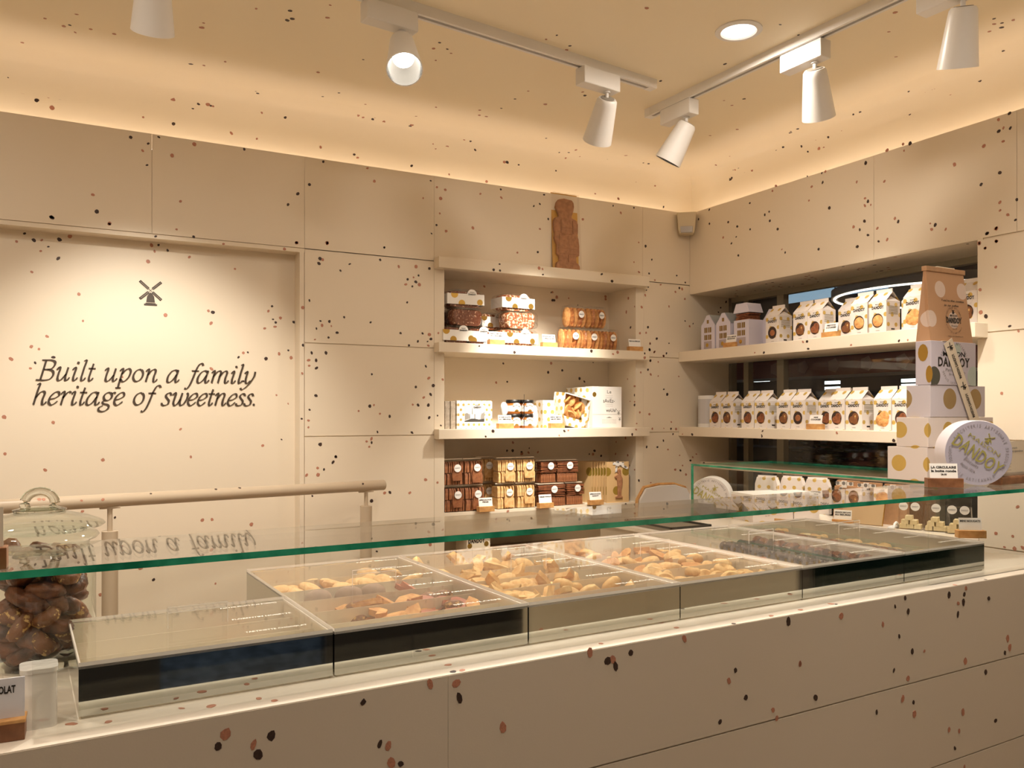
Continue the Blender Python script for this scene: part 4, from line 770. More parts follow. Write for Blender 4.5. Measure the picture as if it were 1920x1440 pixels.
loaf('lower loaf behind the left end of the right loaf pile', (1.825, 3.53, ZA), R(8), 'sugar', True, .12)
loaf('upper loaf behind the left end of the right loaf pile', (1.825, 3.53, ZA + .083), R(8), 'sugar', True, .12)
# --- pastry bags
def pastry(label, loc_, seed):
    t = thing('pastry_bag', label, 'pastry', loc_, R(seed * 3 - 5), 'bags of caramelised puff pastry'); rng = random.Random(seed)
    for k in range(5):
        q = MB(); x = -.045 + k * .0225; q.blob((0, .035, .05), (.0115, .034, .050), PUFF if k % 2 else C_GOLD, rng, .12, 10, 8); ob('pastry_stick', q, t, (x, 0, 0), smooth=60)
    q = MB(); q.box(-.058, .058, -.003, .072, .001, .106, CELLO, .006); q.add([(-.055, .03, .105), (.055, .03, .105), (.05, .035, .118), (-.05, .035, .118)], [(0, 1, 2, 3)], CELLO); ob('clear_bag', q, t, smooth=60)
    q = MB(); q.disc(.018, .064, .017, PAPER, -.004, 24); st = ob('round_sticker', q, t); q = MB(); text(q, BX, .018, .064, .006, INK, width=.026, y=-.0052, bold=.03); ob('lettering', q, st)
for k, (x, z, lb) in enumerate(((2.203, 0, 'lower left pastry bag of the bottom row of three'), (2.315, 0, 'middle pastry bag of the bottom row of three'), (2.427, 0, 'right pastry bag of the bottom row of three'), (2.240, .108, 'left pastry bag of the upper pair'), (2.358, .108, 'right pastry bag of the upper pair'))):
    pastry(lb, (x, 3.42 + (k % 2) * .004, ZA + z), k)
sign('name card between the two loaf piles', (1.775, 3.385, ZA), 0, ('PAIN D EPICES', 'DE L ANCIEN'))
sign('name card to the right of the sugar-topped loaf pile', (2.058, 3.385, ZA), R(-4), ('PAIN A LA', 'GRECQUE'))
sign('name card at the right end of the second niche shelf', (2.568, 3.39, ZA), R(-6), ('PAIN A LA GRECQUE',))
# --- third niche shelf
def notebook(label, loc_, rz):
    t = thing('gift_box', label, 'box', loc_, rz); q = MB(); q.box(0, .024, 0, .15, 0, .125, mat('grey_striped_card', (188, 174, 156), .6, rgb2=(160, 146, 128), vscale=80)); ob('box_body', q, t, bev=.0015)
    q = MB(); [q.box(-.0006, .0, .03 + k * .045, .038 + k * .045, .02 + k * .03, .03 + k * .03, INK) for k in range(3)]; ob('print', q, t)
notebook('outermost grey box standing edge-on at the left end of the third niche shelf', (1.532, 3.43, ZB), 0); notebook('inner grey box standing edge-on against the photo box', (1.560, 3.43, ZB), 0)
t = thing('photo_box', 'white gold-dotted box with a grey town photograph on the third niche shelf', 'box', (1.588, 3.425, ZB), R(-1))
q = MB(); q.box(0, .178, 0, .05, 0, .128, PDOTS); ob('box_body', q, t, bev=.001)
GR1, GR2, GR3 = mat('photo_sky', (214, 210, 204), .6), mat('photo_mid', (140, 134, 126), .6), mat('photo_dark', (62, 58, 54), .6)
q = MB(); q.box(.038, .138, -.0006, 0, .032, .108, GR1); q.prism([(.038, .032), (.138, .032), (.138, .046), (.11, .042), (.08, .048), (.038, .036)], -.0012, -.0006, GR3)
q.prism([(.040, .040), (.060, .046), (.060, .066), (.050, .072), (.040, .068)], -.0012, -.0006, GR2); q.prism([(.074, .05), (.080, .05), (.0785, .085), (.077, .104), (.0755, .085)], -.0012, -.0006, GR2); q.prism([(.062, .046), (.088, .046), (.088, .066), (.062, .066)], -.0016, -.001, GR1)
q.prism([(.118, .044), (.138, .044), (.138, .082), (.134, .074), (.130, .070), (.125, .072), (.120, .060)], -.0012, -.0006, GR2); q.prism([(.062, .046), (.064, .046), (.064, .067), (.062, .067)], -.002, -.0012, GR3); q.prism([(.087, .046), (.09, .046), (.09, .067), (.087, .067)], -.002, -.0012, GR3); ob('photograph', q, t)
q = MB(); text(q, 'MAISON', .103, .108, .004, INK, width=.022, y=-.002); text(q, BX, .103, .098, .009, INK, width=.038, y=-.002, bold=.03); ob('lettering', q, t)
sign('name card between the photo box and the jars', (1.822, 3.385, ZB), 0, ('FONDANTS', 'AU BEURRE'))
def jar(label, loc_):
    t = thing('spread_jar', label, 'jar', loc_, 0, 'caramel jars tied in pairs')
    q = MB(); q.lathe([(.0, 0), (.030, 0), (.034, .005), (.0345, .012), (.034, .048), (.029, .054), (.0, .054)], CARAM, 24); ob('jar_body', q, t, smooth=40)
    q = MB(); q.lathe([(.031, .0525), (.0345, .0535), (.0345, .064), (.032, .067), (.0, .067)], BLACK, 24); ob('lid', q, t, smooth=40)
    q = MB(); q.lathe([(.0352, .012), (.0352, .040)], PAPER, 24, close=False); hp = [(.02 * math.cos(R(a)), .039 + .013 * math.sin(R(a))) for a in range(0, 181, 20)]; q.prism(hp, -.0362, -.0354, PAPER); lb_ = ob('label', q, t, smooth=60)
    q = MB(); text(q, BX, 0, .043, .005, INK, width=.02, y=-.037); q.prism([(.011 * math.cos(R(a)), .0128 + .009 * math.sin(R(a))) for a in range(0, 181, 20)], -.0366, -.0356, GOLD); ob('print', q, lb_)
for x, z, lb in ((1.900, 0, 'lower left jar'), (1.9715, 0, 'lower right jar'), (1.900, .0675, 'upper left jar'), (1.9715, .0675, 'upper right jar')): jar(lb + ' of the four black-lidded caramel jars', (x, 3.465, ZB + z))
for k, z in enumerate((0, .0675)):
    t = thing('black_ribbon', ('lower', 'upper')[k] + ' thin black ribbon with a bow tied round a pair of caramel jars', 'ribbon', (1.936, 3.425, ZB + z))
    q = MB(); q.box(-.0015, .0015, -.001, .0, .0, .067, BLACK); q.box(-.0015, .0015, -.001, .078, .0675, .0682 if k else .0679, BLACK); ob('band', q, t)
    q = MB(); q.tube([(0, -.002, .056), (.012, -.004, .066), (.02, -.004, .058), (0, -.002, .055), (-.014, -.004, .046), (-.018, -.004, .036), (-.006, -.003, .046), (0, -.002, .055), (0, -.003, .075 if k == 0 else .092)], .0014, BLACK, 5); ob('bow', q, t, smooth=60)
for sx, lb in ((-1, 'left'), (1, 'right')):
    t = thing('white_gift_bag', 'crumpled white cloth pouch at the %s side of the upper jars' % lb, 'pouch', (1.936 + sx * .083, 3.47, ZB + (.05 if sx < 0 else .0)))
    q = MB(); q.blob((0, 0, .04 if sx < 0 else .055), (.016, .018, .034 if sx < 0 else .055), mat('white_cloth', (240, 236, 228), .8, bump=.6, bscale=40), random.Random(4 + sx), .25, 10, 8); ob('cloth', q, t, smooth=60)
sign('name card between the jars and the tilted open box', (2.10, 3.385, ZB), 0, ('MINI BOX', 'ASSORTIMENT'))
t = thing('small_dotted_box', 'small white gold-dotted box standing behind the tilted cookie box', 'box', (2.085, 3.50, ZB)); q = MB(); q.box(0, .075, 0, .09, 0, .135, PDOT); ob('box_body', q, t, bev=.001)
t = thing('open_cookie_box', 'white open box tilted forward showing golden cookies', 'box', (2.215, 3.435, ZB + .003), rot=(R(0), R(12), R(8)))
q = MB(); q.box(-.075, .075, .004, .006, .0, .002, PDOT); q.prism([(-.078, .0), (.052, .0), (.078, .155), (-.085, .155)], .075, .078, PDOT); ob('back_panel', q, t)
q = MB(); q.prism([(-.05, .0), (.05, .0), (.078, .042), (-.078, .042)], -.012, -.010, PDOT)
for sx in (-1, 1): q.add([(sx * .05, -.012, 0), (sx * .078, -.012, .042), (sx * .082, -.006, .155), (sx * .085, .078, .16), (sx * .055, .078, 0)], [(0, 1, 2, 3, 4)], PDOT)
q.add([(-.082, -.006, .155), (.082, -.006, .155), (.085, .078, .16), (-.085, .078, .16)], [(0, 1, 2, 3)], PAPER); q.box(-.05, .05, -.01, .078, 0, .002, PAPER); q.box(-.082, .082, -.008, .0, .151, .156, PAPER); ob('tilted_body', q, t)
rng = random.Random(7)
cm = MB().lathe([(0, -.005), (.03, -.005), (.034, 0), (.03, .005), (0, .006)], C_GOLD, 20).mesh('c', 50)
for k in range(16):
    o = ob('round_cookie', cm, t, (rng.uniform(-.048, .048), .012 + rng.uniform(0, .03), .05 + (k // 4) * .026 + rng.uniform(-.006, .006)), (R(70 + rng.uniform(-25, 25)), rng.uniform(-.6, .6), rng.uniform(0, 6)))
t = thing('printed_story_box', 'tall white box printed Le saviez-vous beside the tilted cookie box', 'box', (2.335, 3.44, ZB), R(3))
q = MB(); q.box(-.045, .0, .03, .16, 0, .20, PDOT); q.box(0, .185, 0, .16, 0, .205, PAPER); ob('box_body', q, t, bev=.001)
q = MB(); q.M = None
text(q, 'Le', .105, .180, .017, INK, width=.026, bold=-.005); text(q, 'sAviEz-', .103, .135, .020, INK, width=.072, bold=-.002); text(q, 'voUs?', .118, .087, .017, INK, width=.066, bold=.008)
for z in (.160, .150, .117, .108): text(q, 'la petite histoire', .105, z, .003, INKG, width=.045, bold=0)
q.box(.0, .185, -.0008, 0, .0655, .0662, INKG); q.prism([(.085, .048), (.105, .054), (.125, .048)], -.0008, 0, INKG)
for z in (.040, .034, .028, .022): text(q, 'fabrique avec amour par nos biscuitiers', .105, z, .0028, INKG, width=.09, bold=0)
ob('lettering', q, t)
q = MB(); [q.disc(cx, cz, r_, GOLD, -.0002) for cx, cz, r_ in ((.012, .165, .012),)]; ob('gold_dots', q, t)
q = MB(); windmill(q, .165, .078, .012, INKG, -.001); windmill(q, .172, .045, .009, INKG, -.001); ob('windmill_print', q, t)
# --- biscuit packets on the lowest niche board
slab_v = {}
def bisc(m, w=.058, h=.05, t_=.0062):
    k = (m.name, w, h, t_)
    if k not in slab_v:
        q = MB(); q.prism([(-w / 2, 0), (w / 2, 0), (w / 2, h * .8), (w / 2 - .006, h), (-w / 2 + .006, h), (-w / 2, h * .8)], 0, t_, m, 'yz'); slab_v[k] = q.mesh('biscuit', 40)
    return slab_v[k]
def packet(label, loc_, m, seed, group, w=.105, rz=0, face=True):
    t = thing('biscuit_packet', label, 'biscuit packet', loc_, rz, group); rng = random.Random(seed); n = int(w / .0095)
    for row in (0, 1):
        for k in range(n):
            o = ob('biscuit', bisc(m), t, (-w / 2 + .005 + k * .0093, .045 + rng.uniform(-.003, .003), .003 + row * .053), (0, R(rng.uniform(-3, 3)), R(rng.uniform(-4, 4))))
    if face:
        q = MB(); q.prism([(-.022, 0), (.022, 0), (.026, .03), (.020, .052), (.008, .062), (-.008, .062), (-.020, .052), (-.026, .03)], -.003, .003, m); ob('figure_biscuit', q, t, (.012, .007, .008 if seed % 2 else .02), bev=.002)
    q = MB(); q.box(-w / 2 - .004, w / 2 + .004, .0, .085, .001, .112, CELLO, .004); q.box(-w / 2, w / 2, .03, .032, .112, .119, CELLO); ob('clear_wrap', q, t)
    q = MB(); q.box(-w / 2, w / 2, .028, .034, .1165, .1205, mat('pale_clip', (226, 210, 186), .4)); ob('seal_strip', q, t)
    q = MB(); q.disc(.012, .078, .0175, PAPER, -.0006, 24); st = ob('round_sticker', q, t); q = MB(); text(q, BX, .012, .079, .006, INKG, width=.026, y=-.0018, bold=.02); ob('lettering', q, st)
for k, (x, z, lb) in enumerate(((1.582, 0, 'lower left'), (1.684, 0, 'lower right'), (1.580, .121, 'upper left'), (1.680, .121, 'upper right'))): packet(lb + ' packet of dark spiced biscuits at the left end of the lowest board', (x, 3.425, ZD + z), C_SPEC, k, 'dark spiced biscuit packets', .096, R((k - 1) * 2))
for k, (x, z, lb) in enumerate(((1.848, 0, 'lower left'), (1.955, 0, 'lower right'), (1.852, .121, 'upper left'), (1.955, .121, 'upper right'))): packet(lb + ' packet of pale golden biscuits between two name cards', (x, 3.425, ZD + z), C_PALE, k + 11, 'pale biscuit packets', .098, R((1 - k) * 2))
for k, (x, z, lb) in enumerate(((1.80, 0, 'lower'), (1.80, .121, 'upper'))): packet(lb + ' packet of pale biscuits in shade behind the others', (x, 3.54, ZD + z), C_PALE, k + 21, 'shaded pale packets', .098)
def thinpack(label, loc_, seed, w):
    t = thing('thin_biscuit_packet', label, 'biscuit packet', loc_, R(seed * 2 - 3), 'thin crisp biscuit packets'); rng = random.Random(seed)
    q0 = MB(); q0.box(-w / 2, w / 2, 0, .06, 0, .0045, C_BROWN); fm = q0.mesh('crisp')
    for k in range(9): ob('crisp_flat', fm, t, (rng.uniform(-.003, .003), .006 + rng.uniform(-.002, .002), .050 + k * .0058), (0, R(rng.uniform(-3, 3)), R(rng.uniform(-4, 4))))
    for k in range(int(w / .0085)): ob('crisp_upright', bisc(C_SPEC, .06, .044, .005), t, (-w / 2 + .003 + k * .0085, .038, .003))
    q = MB(); q.box(-w / 2 - .004, w / 2 + .004, 0, .08, .001, .106, CELLO, .003); ob('clear_wrap', q, t); q = MB(); q.box(-w / 2, w / 2, .02, .05, .107, .110, mat('pale_clip', (226, 210, 186), .4)); ob('seal_strip', q, t)
    q = MB(); q.disc(.01, .082, .0175, PAPER, -.0006, 24); st = ob('round_sticker', q, t); q = MB(); text(q, BX, .01, .083, .006, INKG, width=.026, y=-.0018, bold=.02); ob('lettering', q, st)
thinpack('lower left packet of thin brown crisps', (2.095, 3.425, ZD), 1, .145); thinpack('lower right packet of thin brown crisps', (2.232, 3.43, ZD), 2, .10)
thinpack('upper left packet of thin brown crisps', (2.085, 3.44, ZD + .112), 3, .09); thinpack('upper right packet of thin brown crisps', (2.190, 3.435, ZD + .112), 0, .115)
GING = mat('gingerbread', (178, 126, 88), .75, rgb2=(152, 104, 70), vscale=50, bump=.5, bscale=100)
fig = [(-.021, 0), (.022, 0), (.020, .008), (.012, .012), (.014, .05), (.020, .078), (.020, .10), (.010, .118), (.010, .140), (.003, .147), (-.008, .144), (-.009, .130), (-.006, .122), (-.012, .118), (-.024, .112), (-.026, .104), (-.014, .098), (-.010, .08), (-.008, .05), (-.008, .012), (-.020, .008)]
def gcard(label, loc_, rz, front=False):
    t = thing('gingerbread_card', label, 'gingerbread', loc_, rz, 'kraft cards with gingerbread figures'); q = MB(); q.box(-.066, .066, 0, .004, 0, .205, KDOTG); ob('card', q, t)
    if front:
        q = MB(); q.prism(fig, -.008, 0, GING); ob('gingerbread_figure', q, t, (.005, 0, .022), bev=.002)
        q = MB(); q.box(-.03, .035, -.003, -.001, .190, .203, LACE); q.box(-.012, .004, -.006, -.001, .183, .208, LACE); q.prism([(-.014, .190), (-.004, .190), (-.006, .150), (-.012, .156), (-.018, .150)], -.004, -.002, LACE); q.prism([(.0, .19), (.03, .175), (.055, .165), (.06, .175), (.02, .195)], -.004, -.002, LACE); ob('ribbon_bow', q, t)
    return t
for k in range(8): gcard('kraft gingerbread card seen edge-on, %s in the leaning row' % ('leftmost', 'second', 'third', 'fourth', 'fifth', 'sixth', 'seventh', 'eighth')[k], (2.335 + k * .0145, 3.53 - k * .0035, ZD), R(-78))
gcard('front kraft card with a gingerbread figure facing out', (2.478, 3.425, ZD), R(-3), True)
sign('name card before the dark spiced packets', (1.718, 3.378, ZD), 0, ('SPECULOOS', 'FINS')); sign('name card before the pale packets', (2.035, 3.378, ZD), 0, ('SABLES VANILLE',)); sign('name card before the kraft gingerbread cards', (2.322, 3.378, ZD), 0, ('SPECULOOS', 'SAINT'))
# big gingerbread figure on the topmost board
t = thing('large_gingerbread_figure', 'tall brown gingerbread figure on a gold board, on the topmost shelf', 'gingerbread', (2.158, 3.385, 2.149), rot=(R(-3), 0, 0))
q = MB(); q.box(-.074, .074, .02, .023, 0, .372, mat('gold_board', (204, 158, 76), .4, .3)); ob('gold_board', q, t)
gf = [(-.066, .0), (.072, .0), (.072, .02), (.062, .034), (.052, .038), (.052, .066), (.070, .072), (.072, .12), (.068, .155), (.060, .172), (.066, .182), (.068, .225), (.062, .243), (.040, .252), (.032, .256), (.036, .270), (.044, .290), (.048, .310), (.046, .330), (.036, .342), (-.008, .346), (-.040, .338), (-.052, .322), (-.058, .300), (-.048, .278), (-.040, .262), (-.044, .252), (-.062, .248), (-.070, .232), (-.070, .190), (-.064, .170), (-.070, .150), (-.062, .130), (-.056, .120), (-.058, .072), (-.044, .062), (-.044, .040), (-.060, .030)]
q = MB(); q.prism(gf, .004, .02, GING); body = ob('figure', q, t, bev=.004)
GD = mat('gingerbread_relief', (150, 100, 66), .7, bump=.4, bscale=90); q = MB()
q.prism([(-.030, .172), (.030, .172), (.026, .246), (-.028, .246)], .001, .005, GING); q.box(-.03, .03, .0, .004, .200, .203, GD); q.box(-.034, -.031, .001, .005, .176, .24, GD); q.box(.034, .037, .001, .005, .176, .24, GD)
q.prism([(-.05, .076), (.064, .076), (.060, .168), (-.044, .168)], .001, .005, GING); q.box(.004, .006, .001, .005, .036, .072, GD); q.box(-.05, .064, .0, .004, .100, .102, GD); ob('relief', q, body)
q = MB(); q.box(-.076, .076, -.004, .024, .002, .37, CELLO, .003); ob('clear_wrap', q, t)
# --- gable boxes on the window shelves
GW, GD_, GH = .080, .084, .128
def gable(label, shelf_z, yc, kind=0, x=2.905, flip=False):
    t = thing('gable_box', label, 'cookie box', (x, yc, shelf_z), R(-90), 'gable cookie boxes')
    q = MB(); w = GW / 2; d = GD_; ap = .165
    q.box(-w, w, 0, d, 0, GH, PDOTM); q.add([(-w, 0, GH), (w, 0, GH), (w, d / 2 - .002, ap), (-w, d / 2 - .002, ap)], [(0, 1, 2, 3)], PDOTM); q.add([(-w, d, GH), (w, d, GH), (w, d / 2 + .002, ap), (-w, d / 2 + .002, ap)], [(0, 3, 2, 1)], PDOTM)
    for sx in (-1, 1): q.add([(sx * w, 0, GH), (sx * w * .72, d / 2, ap - .016), (sx * w, d, GH)], [(0, 1, 2)], PDOTM)
    q.box(-w * .92, w * .92, d / 2 - .002, d / 2 + .002, ap - .002, ap + .014, PDOTM); ob('carton', q, t)
    c1 = (C_SPEC, C_NUT, C_BROWN, C_GOLD, C_GOLD)[kind]; rng = random.Random(kind)
    q = MB(); q.disc(0, .050, .0255, mat('window_dark', (58, 38, 28), .5), -.0004, 28, rz=.0285); wnd = ob('window', q, t)
    q = MB(); rr = .024 if kind >= 3 else .015
    for cx, cz in ([(.001, .049)] if kind in (0, 3) else [(-.007, .043), (.008, .056), (.006, .040)]): q.lathe([(rr, 0), (rr * .9, -.0022), (0, -.0026)], c1, 16, (cx, -.0006, cz), 'y')
    ob('cookie', q, wnd, smooth=50)
    q = MB(); text(q, BX, .001, .103, .0125, INK, width=.056, y=-.0008, bold=.05); text(q, 'MAISON', .001, .115, .004, INK, width=.022, y=-.0008); arc(q, 'BISCUITERIE DEPUIS', .001, .100, .023, .003, INKG, R(-20), R(-160), bold=0, inside=True); text(q, 'cookies', .001, .011, .004, INKG, width=.018)
    ob('lettering', q, t)
    q = MB(); GP = mat('grey_green_print', (120, 112, 82), .6)
    for k in range(6): q.box(w, w + .0005, .014, d - .014, .075 + k * .006, .077 + k * .006, GP)
    q.box(w, w + .0006, .03, .05, .012, .018, INK); ob('side_print', q, t, kind='stuff'); return t
ZS1, ZS2 = 1.780, 1.387; NTH = ['first', 'second', 'third', 'fourth', 'fifth', 'sixth', 'seventh', 'eighth', 'ninth', 'tenth', 'eleventh', 'twelfth']
protos = {}
def gb(label, z, y, kind, x=2.905):
    if kind not in protos: protos[kind] = keep(gable(label, z, y, kind, x)); return
    dup(protos[kind], (x, y, z), R(-90), label)
for k, (y, kd) in enumerate(((2.806, 0), (2.642, 1), (2.560, 2), (2.332, 3), (2.243, 3), (2.087, 4))): gb('%s front-row gable box from the left on the upper window shelf' % NTH[k], ZS1, y, kd)
for k, (y, x) in enumerate(((2.72, 3.0), (2.475, 3.0), (2.41, 2.995), (2.165, 3.0), (1.90, 2.955))): gb('%s rear gable box from the left on the upper window shelf, its side showing' % NTH[k], ZS1, y, k % 3, x)
for k, (y, kd) in enumerate(((3.188, 2), (3.104, 1), (2.963, 2), (2.878, 2), (2.739, 1), (2.655, 0), (2.444, 2), (2.358, 1), (2.221, 4), (2.137, 2))): gb('%s front-row gable box from the left on the lower window shelf' % NTH[k], ZS2, y, kd)
for k, (y, x) in enumerate(((3.03, 2.998), (2.80, 2.998), (2.575, 2.99), (2.51, 2.998), (2.29, 2.998))): gb('%s rear gable box from the left on the lower window shelf, its side showing' % NTH[k], ZS2, y, k % 3, x)
sign('name card before the gable boxes on the upper window shelf', (2.885, 2.470, ZS1), R(-90), ('PETITS', 'COOKIES')); sign('name card before the gable boxes on the lower window shelf', (2.885, 2.552, ZS2), R(-90), ('NOS', 'COOKIES'))
sign('name card before the little white card houses', (2.88, 3.065, ZS1), R(-90), ('TIN MINI', 'MAISONS'))
t = thing('white_speaker', 'white rounded loudspeaker at the left end of the lower window shelf', 'speaker', (2.985, 3.305, ZS2)); WS = mat('speaker_white', (232, 230, 228), .4); WG = mat('speaker_mesh', (196, 194, 196), .7)
def rr_poly(w, d, r, n=5): return [(sx * (w / 2 - r) + r * math.cos(a), sy * (d / 2 - r) + r * math.sin(a)) for sx, sy, a0 in ((1, 1, 0), (-1, 1, 90), (-1, -1, 180), (1, -1, 270)) for a in [R(a0 + 90 * i / n) for i in range(n + 1)]]
q = MB(); q.prism(rr_poly(.12, .12, .045), .018, .145, WG, 'xy'); ob('grille', q, t, smooth=30)
q = MB(); q.prism(rr_poly(.122, .122, .046), .0, .018, WS, 'xy'); q.prism(rr_poly(.122, .122, .046), .145, .163, WS, 'xy'); ob('end_caps', q, t, smooth=30)
# card houses
HWH, HROOF, HGOLD, HGREY = mat('house_card', (208, 202, 214), .6), mat('house_roof', (150, 152, 152), .6), mat('house_window_gold', (140, 112, 60), .4, .3), mat('house_shopfront', (168, 156, 158), .6)
def house(label, y, x=2.90, h=.125, open_=False):
    t = thing('card_house', label, 'card house', (x, y, ZS1), R(-90), 'little white card houses'); w = .050; d = .09
    q = MB(); poly = [(-w, 0), (w, 0), (w, h), (w * .62, h + .02), (.010, h + .05), (-.010, h + .05), (-w * .62, h + .02), (-w, h)]
    if open_: poly = [(-w, 0), (w, 0), (w, h), (-w, h)]
    q.prism(poly, 0, d, HWH); ob('walls', q, t)
    q = MB()
    if open_: q.prism([(-w - .004, h + .035), (w + .004, h + .035), (w * .72, h + .08), (-w * .72, h + .08)], .0, d, HWH)
    else:
        for sx in (-1, 1): q.add([(sx * (w + .003), .002, h - .003), (sx * .010, .002, h + .052), (sx * .010, d + .004, h + .052), (sx * (w + .003), d + .004, h - .003)], [(0, 1, 2, 3)], HROOF)
    ob('roof', q, t)
    if open_:
        q = MB(); rng = random.Random(3); [q.box(-w * .85 + rng.uniform(-.004, .004), w * .85 + rng.uniform(-.004, .004), .008, d - .008, h + .002 + k * .008, h + .007 + k * .008, C_BROWN) for k in range(4)]; ob('stacked_biscuits', q, t)
    for cx in (-.014, .014):
        for cz in (h - .025, h - .062): q = MB(); q.box(cx - .011, cx + .011, -.001, 0, cz - .013, cz + .013, HGOLD); q.box(cx - .0006, cx + .0006, -.0014, 0, cz - .013, cz + .013, HWH); ob('little_window', q, t)
    q = MB(); q.box(-.028, .028, -.001, 0, .006, .044, HGREY); q.disc(-.004, .024, .010, GOLD, -.0011); ob('shopfront', q, t)
    if not open_: q = MB(); q.box(-.007, .007, -.001, 0, h + .008, h + .026, HGOLD); ob('attic_window', q, t)
house('leftmost little white card house with a grey pitched roof', 3.235); house('second little white card house from the left', 3.125); house('third card house with its roof raised over stacked biscuits', 3.0, 2.90, .128, True); house('fourth card house at the back, seen from the side', 2.90, 2.99)
begin()
# --- stack on the glass
GZ = 1.2365
def sbox(label, x0, x1, y0, y1, z0, z1, m, parts=None):
    t = thing('gift_box', label, 'box', (x0, y0, z0)); q = MB(); q.box(0, x1 - x0, 0, y1 - y0, 0, z1 - z0 - .001, m); ob('box_body', q, t, bev=.0012); return t
sbox('lowest and widest dotted gift box of the stack on the glass', 2.446, 2.86, 1.705, 1.850, GZ, 1.346, PDOTG); sbox('second dotted gift box from the bottom of the stack', 2.448, 2.794, 1.703, 1.818, 1.346, 1.443, PDOTG)
sbox('third dotted gift box from the bottom, just under the topmost box', 2.458, 2.747, 1.702, 1.788, 1.443, 1.547, PDOTL)
t = thing('gift_box', 'topmost gift box with the large black word on its front', 'box', (2.458, 1.70, 1.547)); w = .235
q = MB(); q.box(0, w, 0, .055, 0, .142, mat('lilac_front', (198, 190, 200), .5)); ob('box_body', q, t, bev=.0012)
q = MB(); text(q, 'MAISON', .118, .102, .016, INK, width=.115, bold=.02); text(q, BX, .118, .076, .030, INK, width=.165, bold=.03); arc(q, 'BISCUITERIE ARTISANALE', .118, .066, .072, .010, INKG, R(165), R(15)); text(q, 'Patisseries', .118, .050, .010, INKG, width=.09, bold=0, slant=.2); text(q, 'Bruxelles', .118, .036, .008, INKG, width=.05, bold=0); arc(q, 'DEPUIS 1829 BELGIQUE', .118, .066, .060, .009, INKG, R(200), R(340), inside=True); ob('lettering', q, t)
q = MB(); DKG = mat('dark_foil', (92, 92, 82), .35, .4); LBL = mat('pale_blue_foil', (186, 200, 196), .35, .3)
hc = lambda cx, cz, r_, a0, a1: [(cx + r_ * math.cos(R(a)), cz + r_ * math.sin(R(a))) for a in range(a0, a1 + 1, 10)]
q.prism([(.0, .0)] + [(p_[0], p_[1]) for p_ in hc(.015, .028, .031, -60, 120) if p_[0] >= 0 and p_[1] >= 0], -.0005, 0, DKG); q.prism([(w, .0)] + [(min(p_[0], w), max(p_[1], 0)) for p_ in hc(w - .012, .03, .034, 70, 250)], -.0004, 0, LBL); q.disc(.135, .118, .019, LBL, -.0002); ob('foil_dots', q, t, kind='stuff')
q = MB(); q.prism([(.014, .105), (.030, .085), (.040, .105), (.030, .128)], -.0006, 0, GOLD, 'yz') if False else q.add([(-.0006, .028 + .018 * math.cos(a * .5236), .104 + .028 * math.sin(a * .5236)) for a in range(12)], [tuple(range(11, -1, -1))], GOLD); q.add([(-.0006, .006 + .012 * math.cos(a * .5236), .034 + .028 * math.sin(a * .5236)) for a in range(12)], [tuple(range(11, -1, -1))], GOLD); ob('gold_dots', q, t, kind='stuff')
# printed ribbon laid over the stack
t = thing('printed_ribbon', 'cream printed ribbon running diagonally down the front of the gift box stack', 'ribbon', (2.540, 1.698, 1.690)); RB = mat('ribbon_cream', (226, 212, 190), .55)
u_ = Vector((.145, -.262)).normalized(); v_ = Vector((-u_.y, u_.x)) * .0235; Lr = .345
q = MB(); q.prism([tuple(-v_), tuple(v_), tuple(u_ * Lr + v_), tuple(u_ * Lr - v_)], -.0012, 0, RB); q.box(-.024, .022, 0, .04, -.001, .0004, RB); ob('band', q, t)
q = MB(); ang = math.atan2(u_.y, u_.x)
for s_ in (.02, .165, .31): c_ = u_ * s_; windmill(q, c_.x, c_.y, .0135, INK, -.0022, R(60))
for s_ in (.092, .238): c_ = u_ * s_; text(q, 'MAISON DANDOY', c_.x, c_.y, .0125, INK, width=.090, bold=.03, rot=ang + math.pi, y=-.0022)
ob('print', q, t)
# paper bag on top
t = thing('kraft_paper_bag', 'brown spotted paper bag with folded top standing on the gift box stack', 'paper bag', (2.463, 1.705, 1.6885)); Wb, Hb, Db = .222, .232, .052
q = MB(); ins = .010
q.add([(0, 0, 0), (Wb, 0, 0), (Wb, Db, 0), (0, Db, 0), (.006, Db / 2 - .006, Hb), (Wb - .022, Db / 2 - .006, Hb), (Wb - .022, Db / 2 + .004, Hb), (.006, Db / 2 + .004, Hb), (ins, Db / 2, Hb * .45), (Wb - ins, Db / 2, Hb * .45)],
      [(0, 1, 5, 4), (2, 3, 7, 6), (3, 0, 8), (0, 4, 8), (4, 7, 8), (7, 3, 8), (1, 2, 9), (5, 1, 9), (6, 5, 9), (2, 6, 9), (0, 3, 2, 1)], KDOT); ob('bag_body', q, t)
q = MB(); q.box(.002, Wb - .016, Db / 2 - .010, Db / 2 + .008, Hb - .004, Hb + .012, KRAFT); q.box(.06, Wb - .07, Db / 2 - .009, Db / 2 + .007, Hb + .011, Hb + .015, CREAMC); ob('folded_top', q, t, bev=.002)
q = MB(); q.M = Matrix.Rotation(R(-5), 4, 'X'); text(q, "You're the cookie", .128, .138, .0075, INK, width=.12, bold=.01, slant=.15, y=-.002); text(q, 'to my coffee', .120, .122, .0075, INK, width=.075, bold=.01, slant=.15, y=-.002); logo(q, .128, .074, .046, INK, -.002)
arc(q, 'BISCUITERIE ARTISANALE  ', .128, .074, .044, .005, INK, R(200), R(340), y=-.002, inside=True); text(q, 'www.maisondandoy.com', .13, .020, .004, INK, width=.08, bold=0, y=-.002); ob('lettering', q, t)
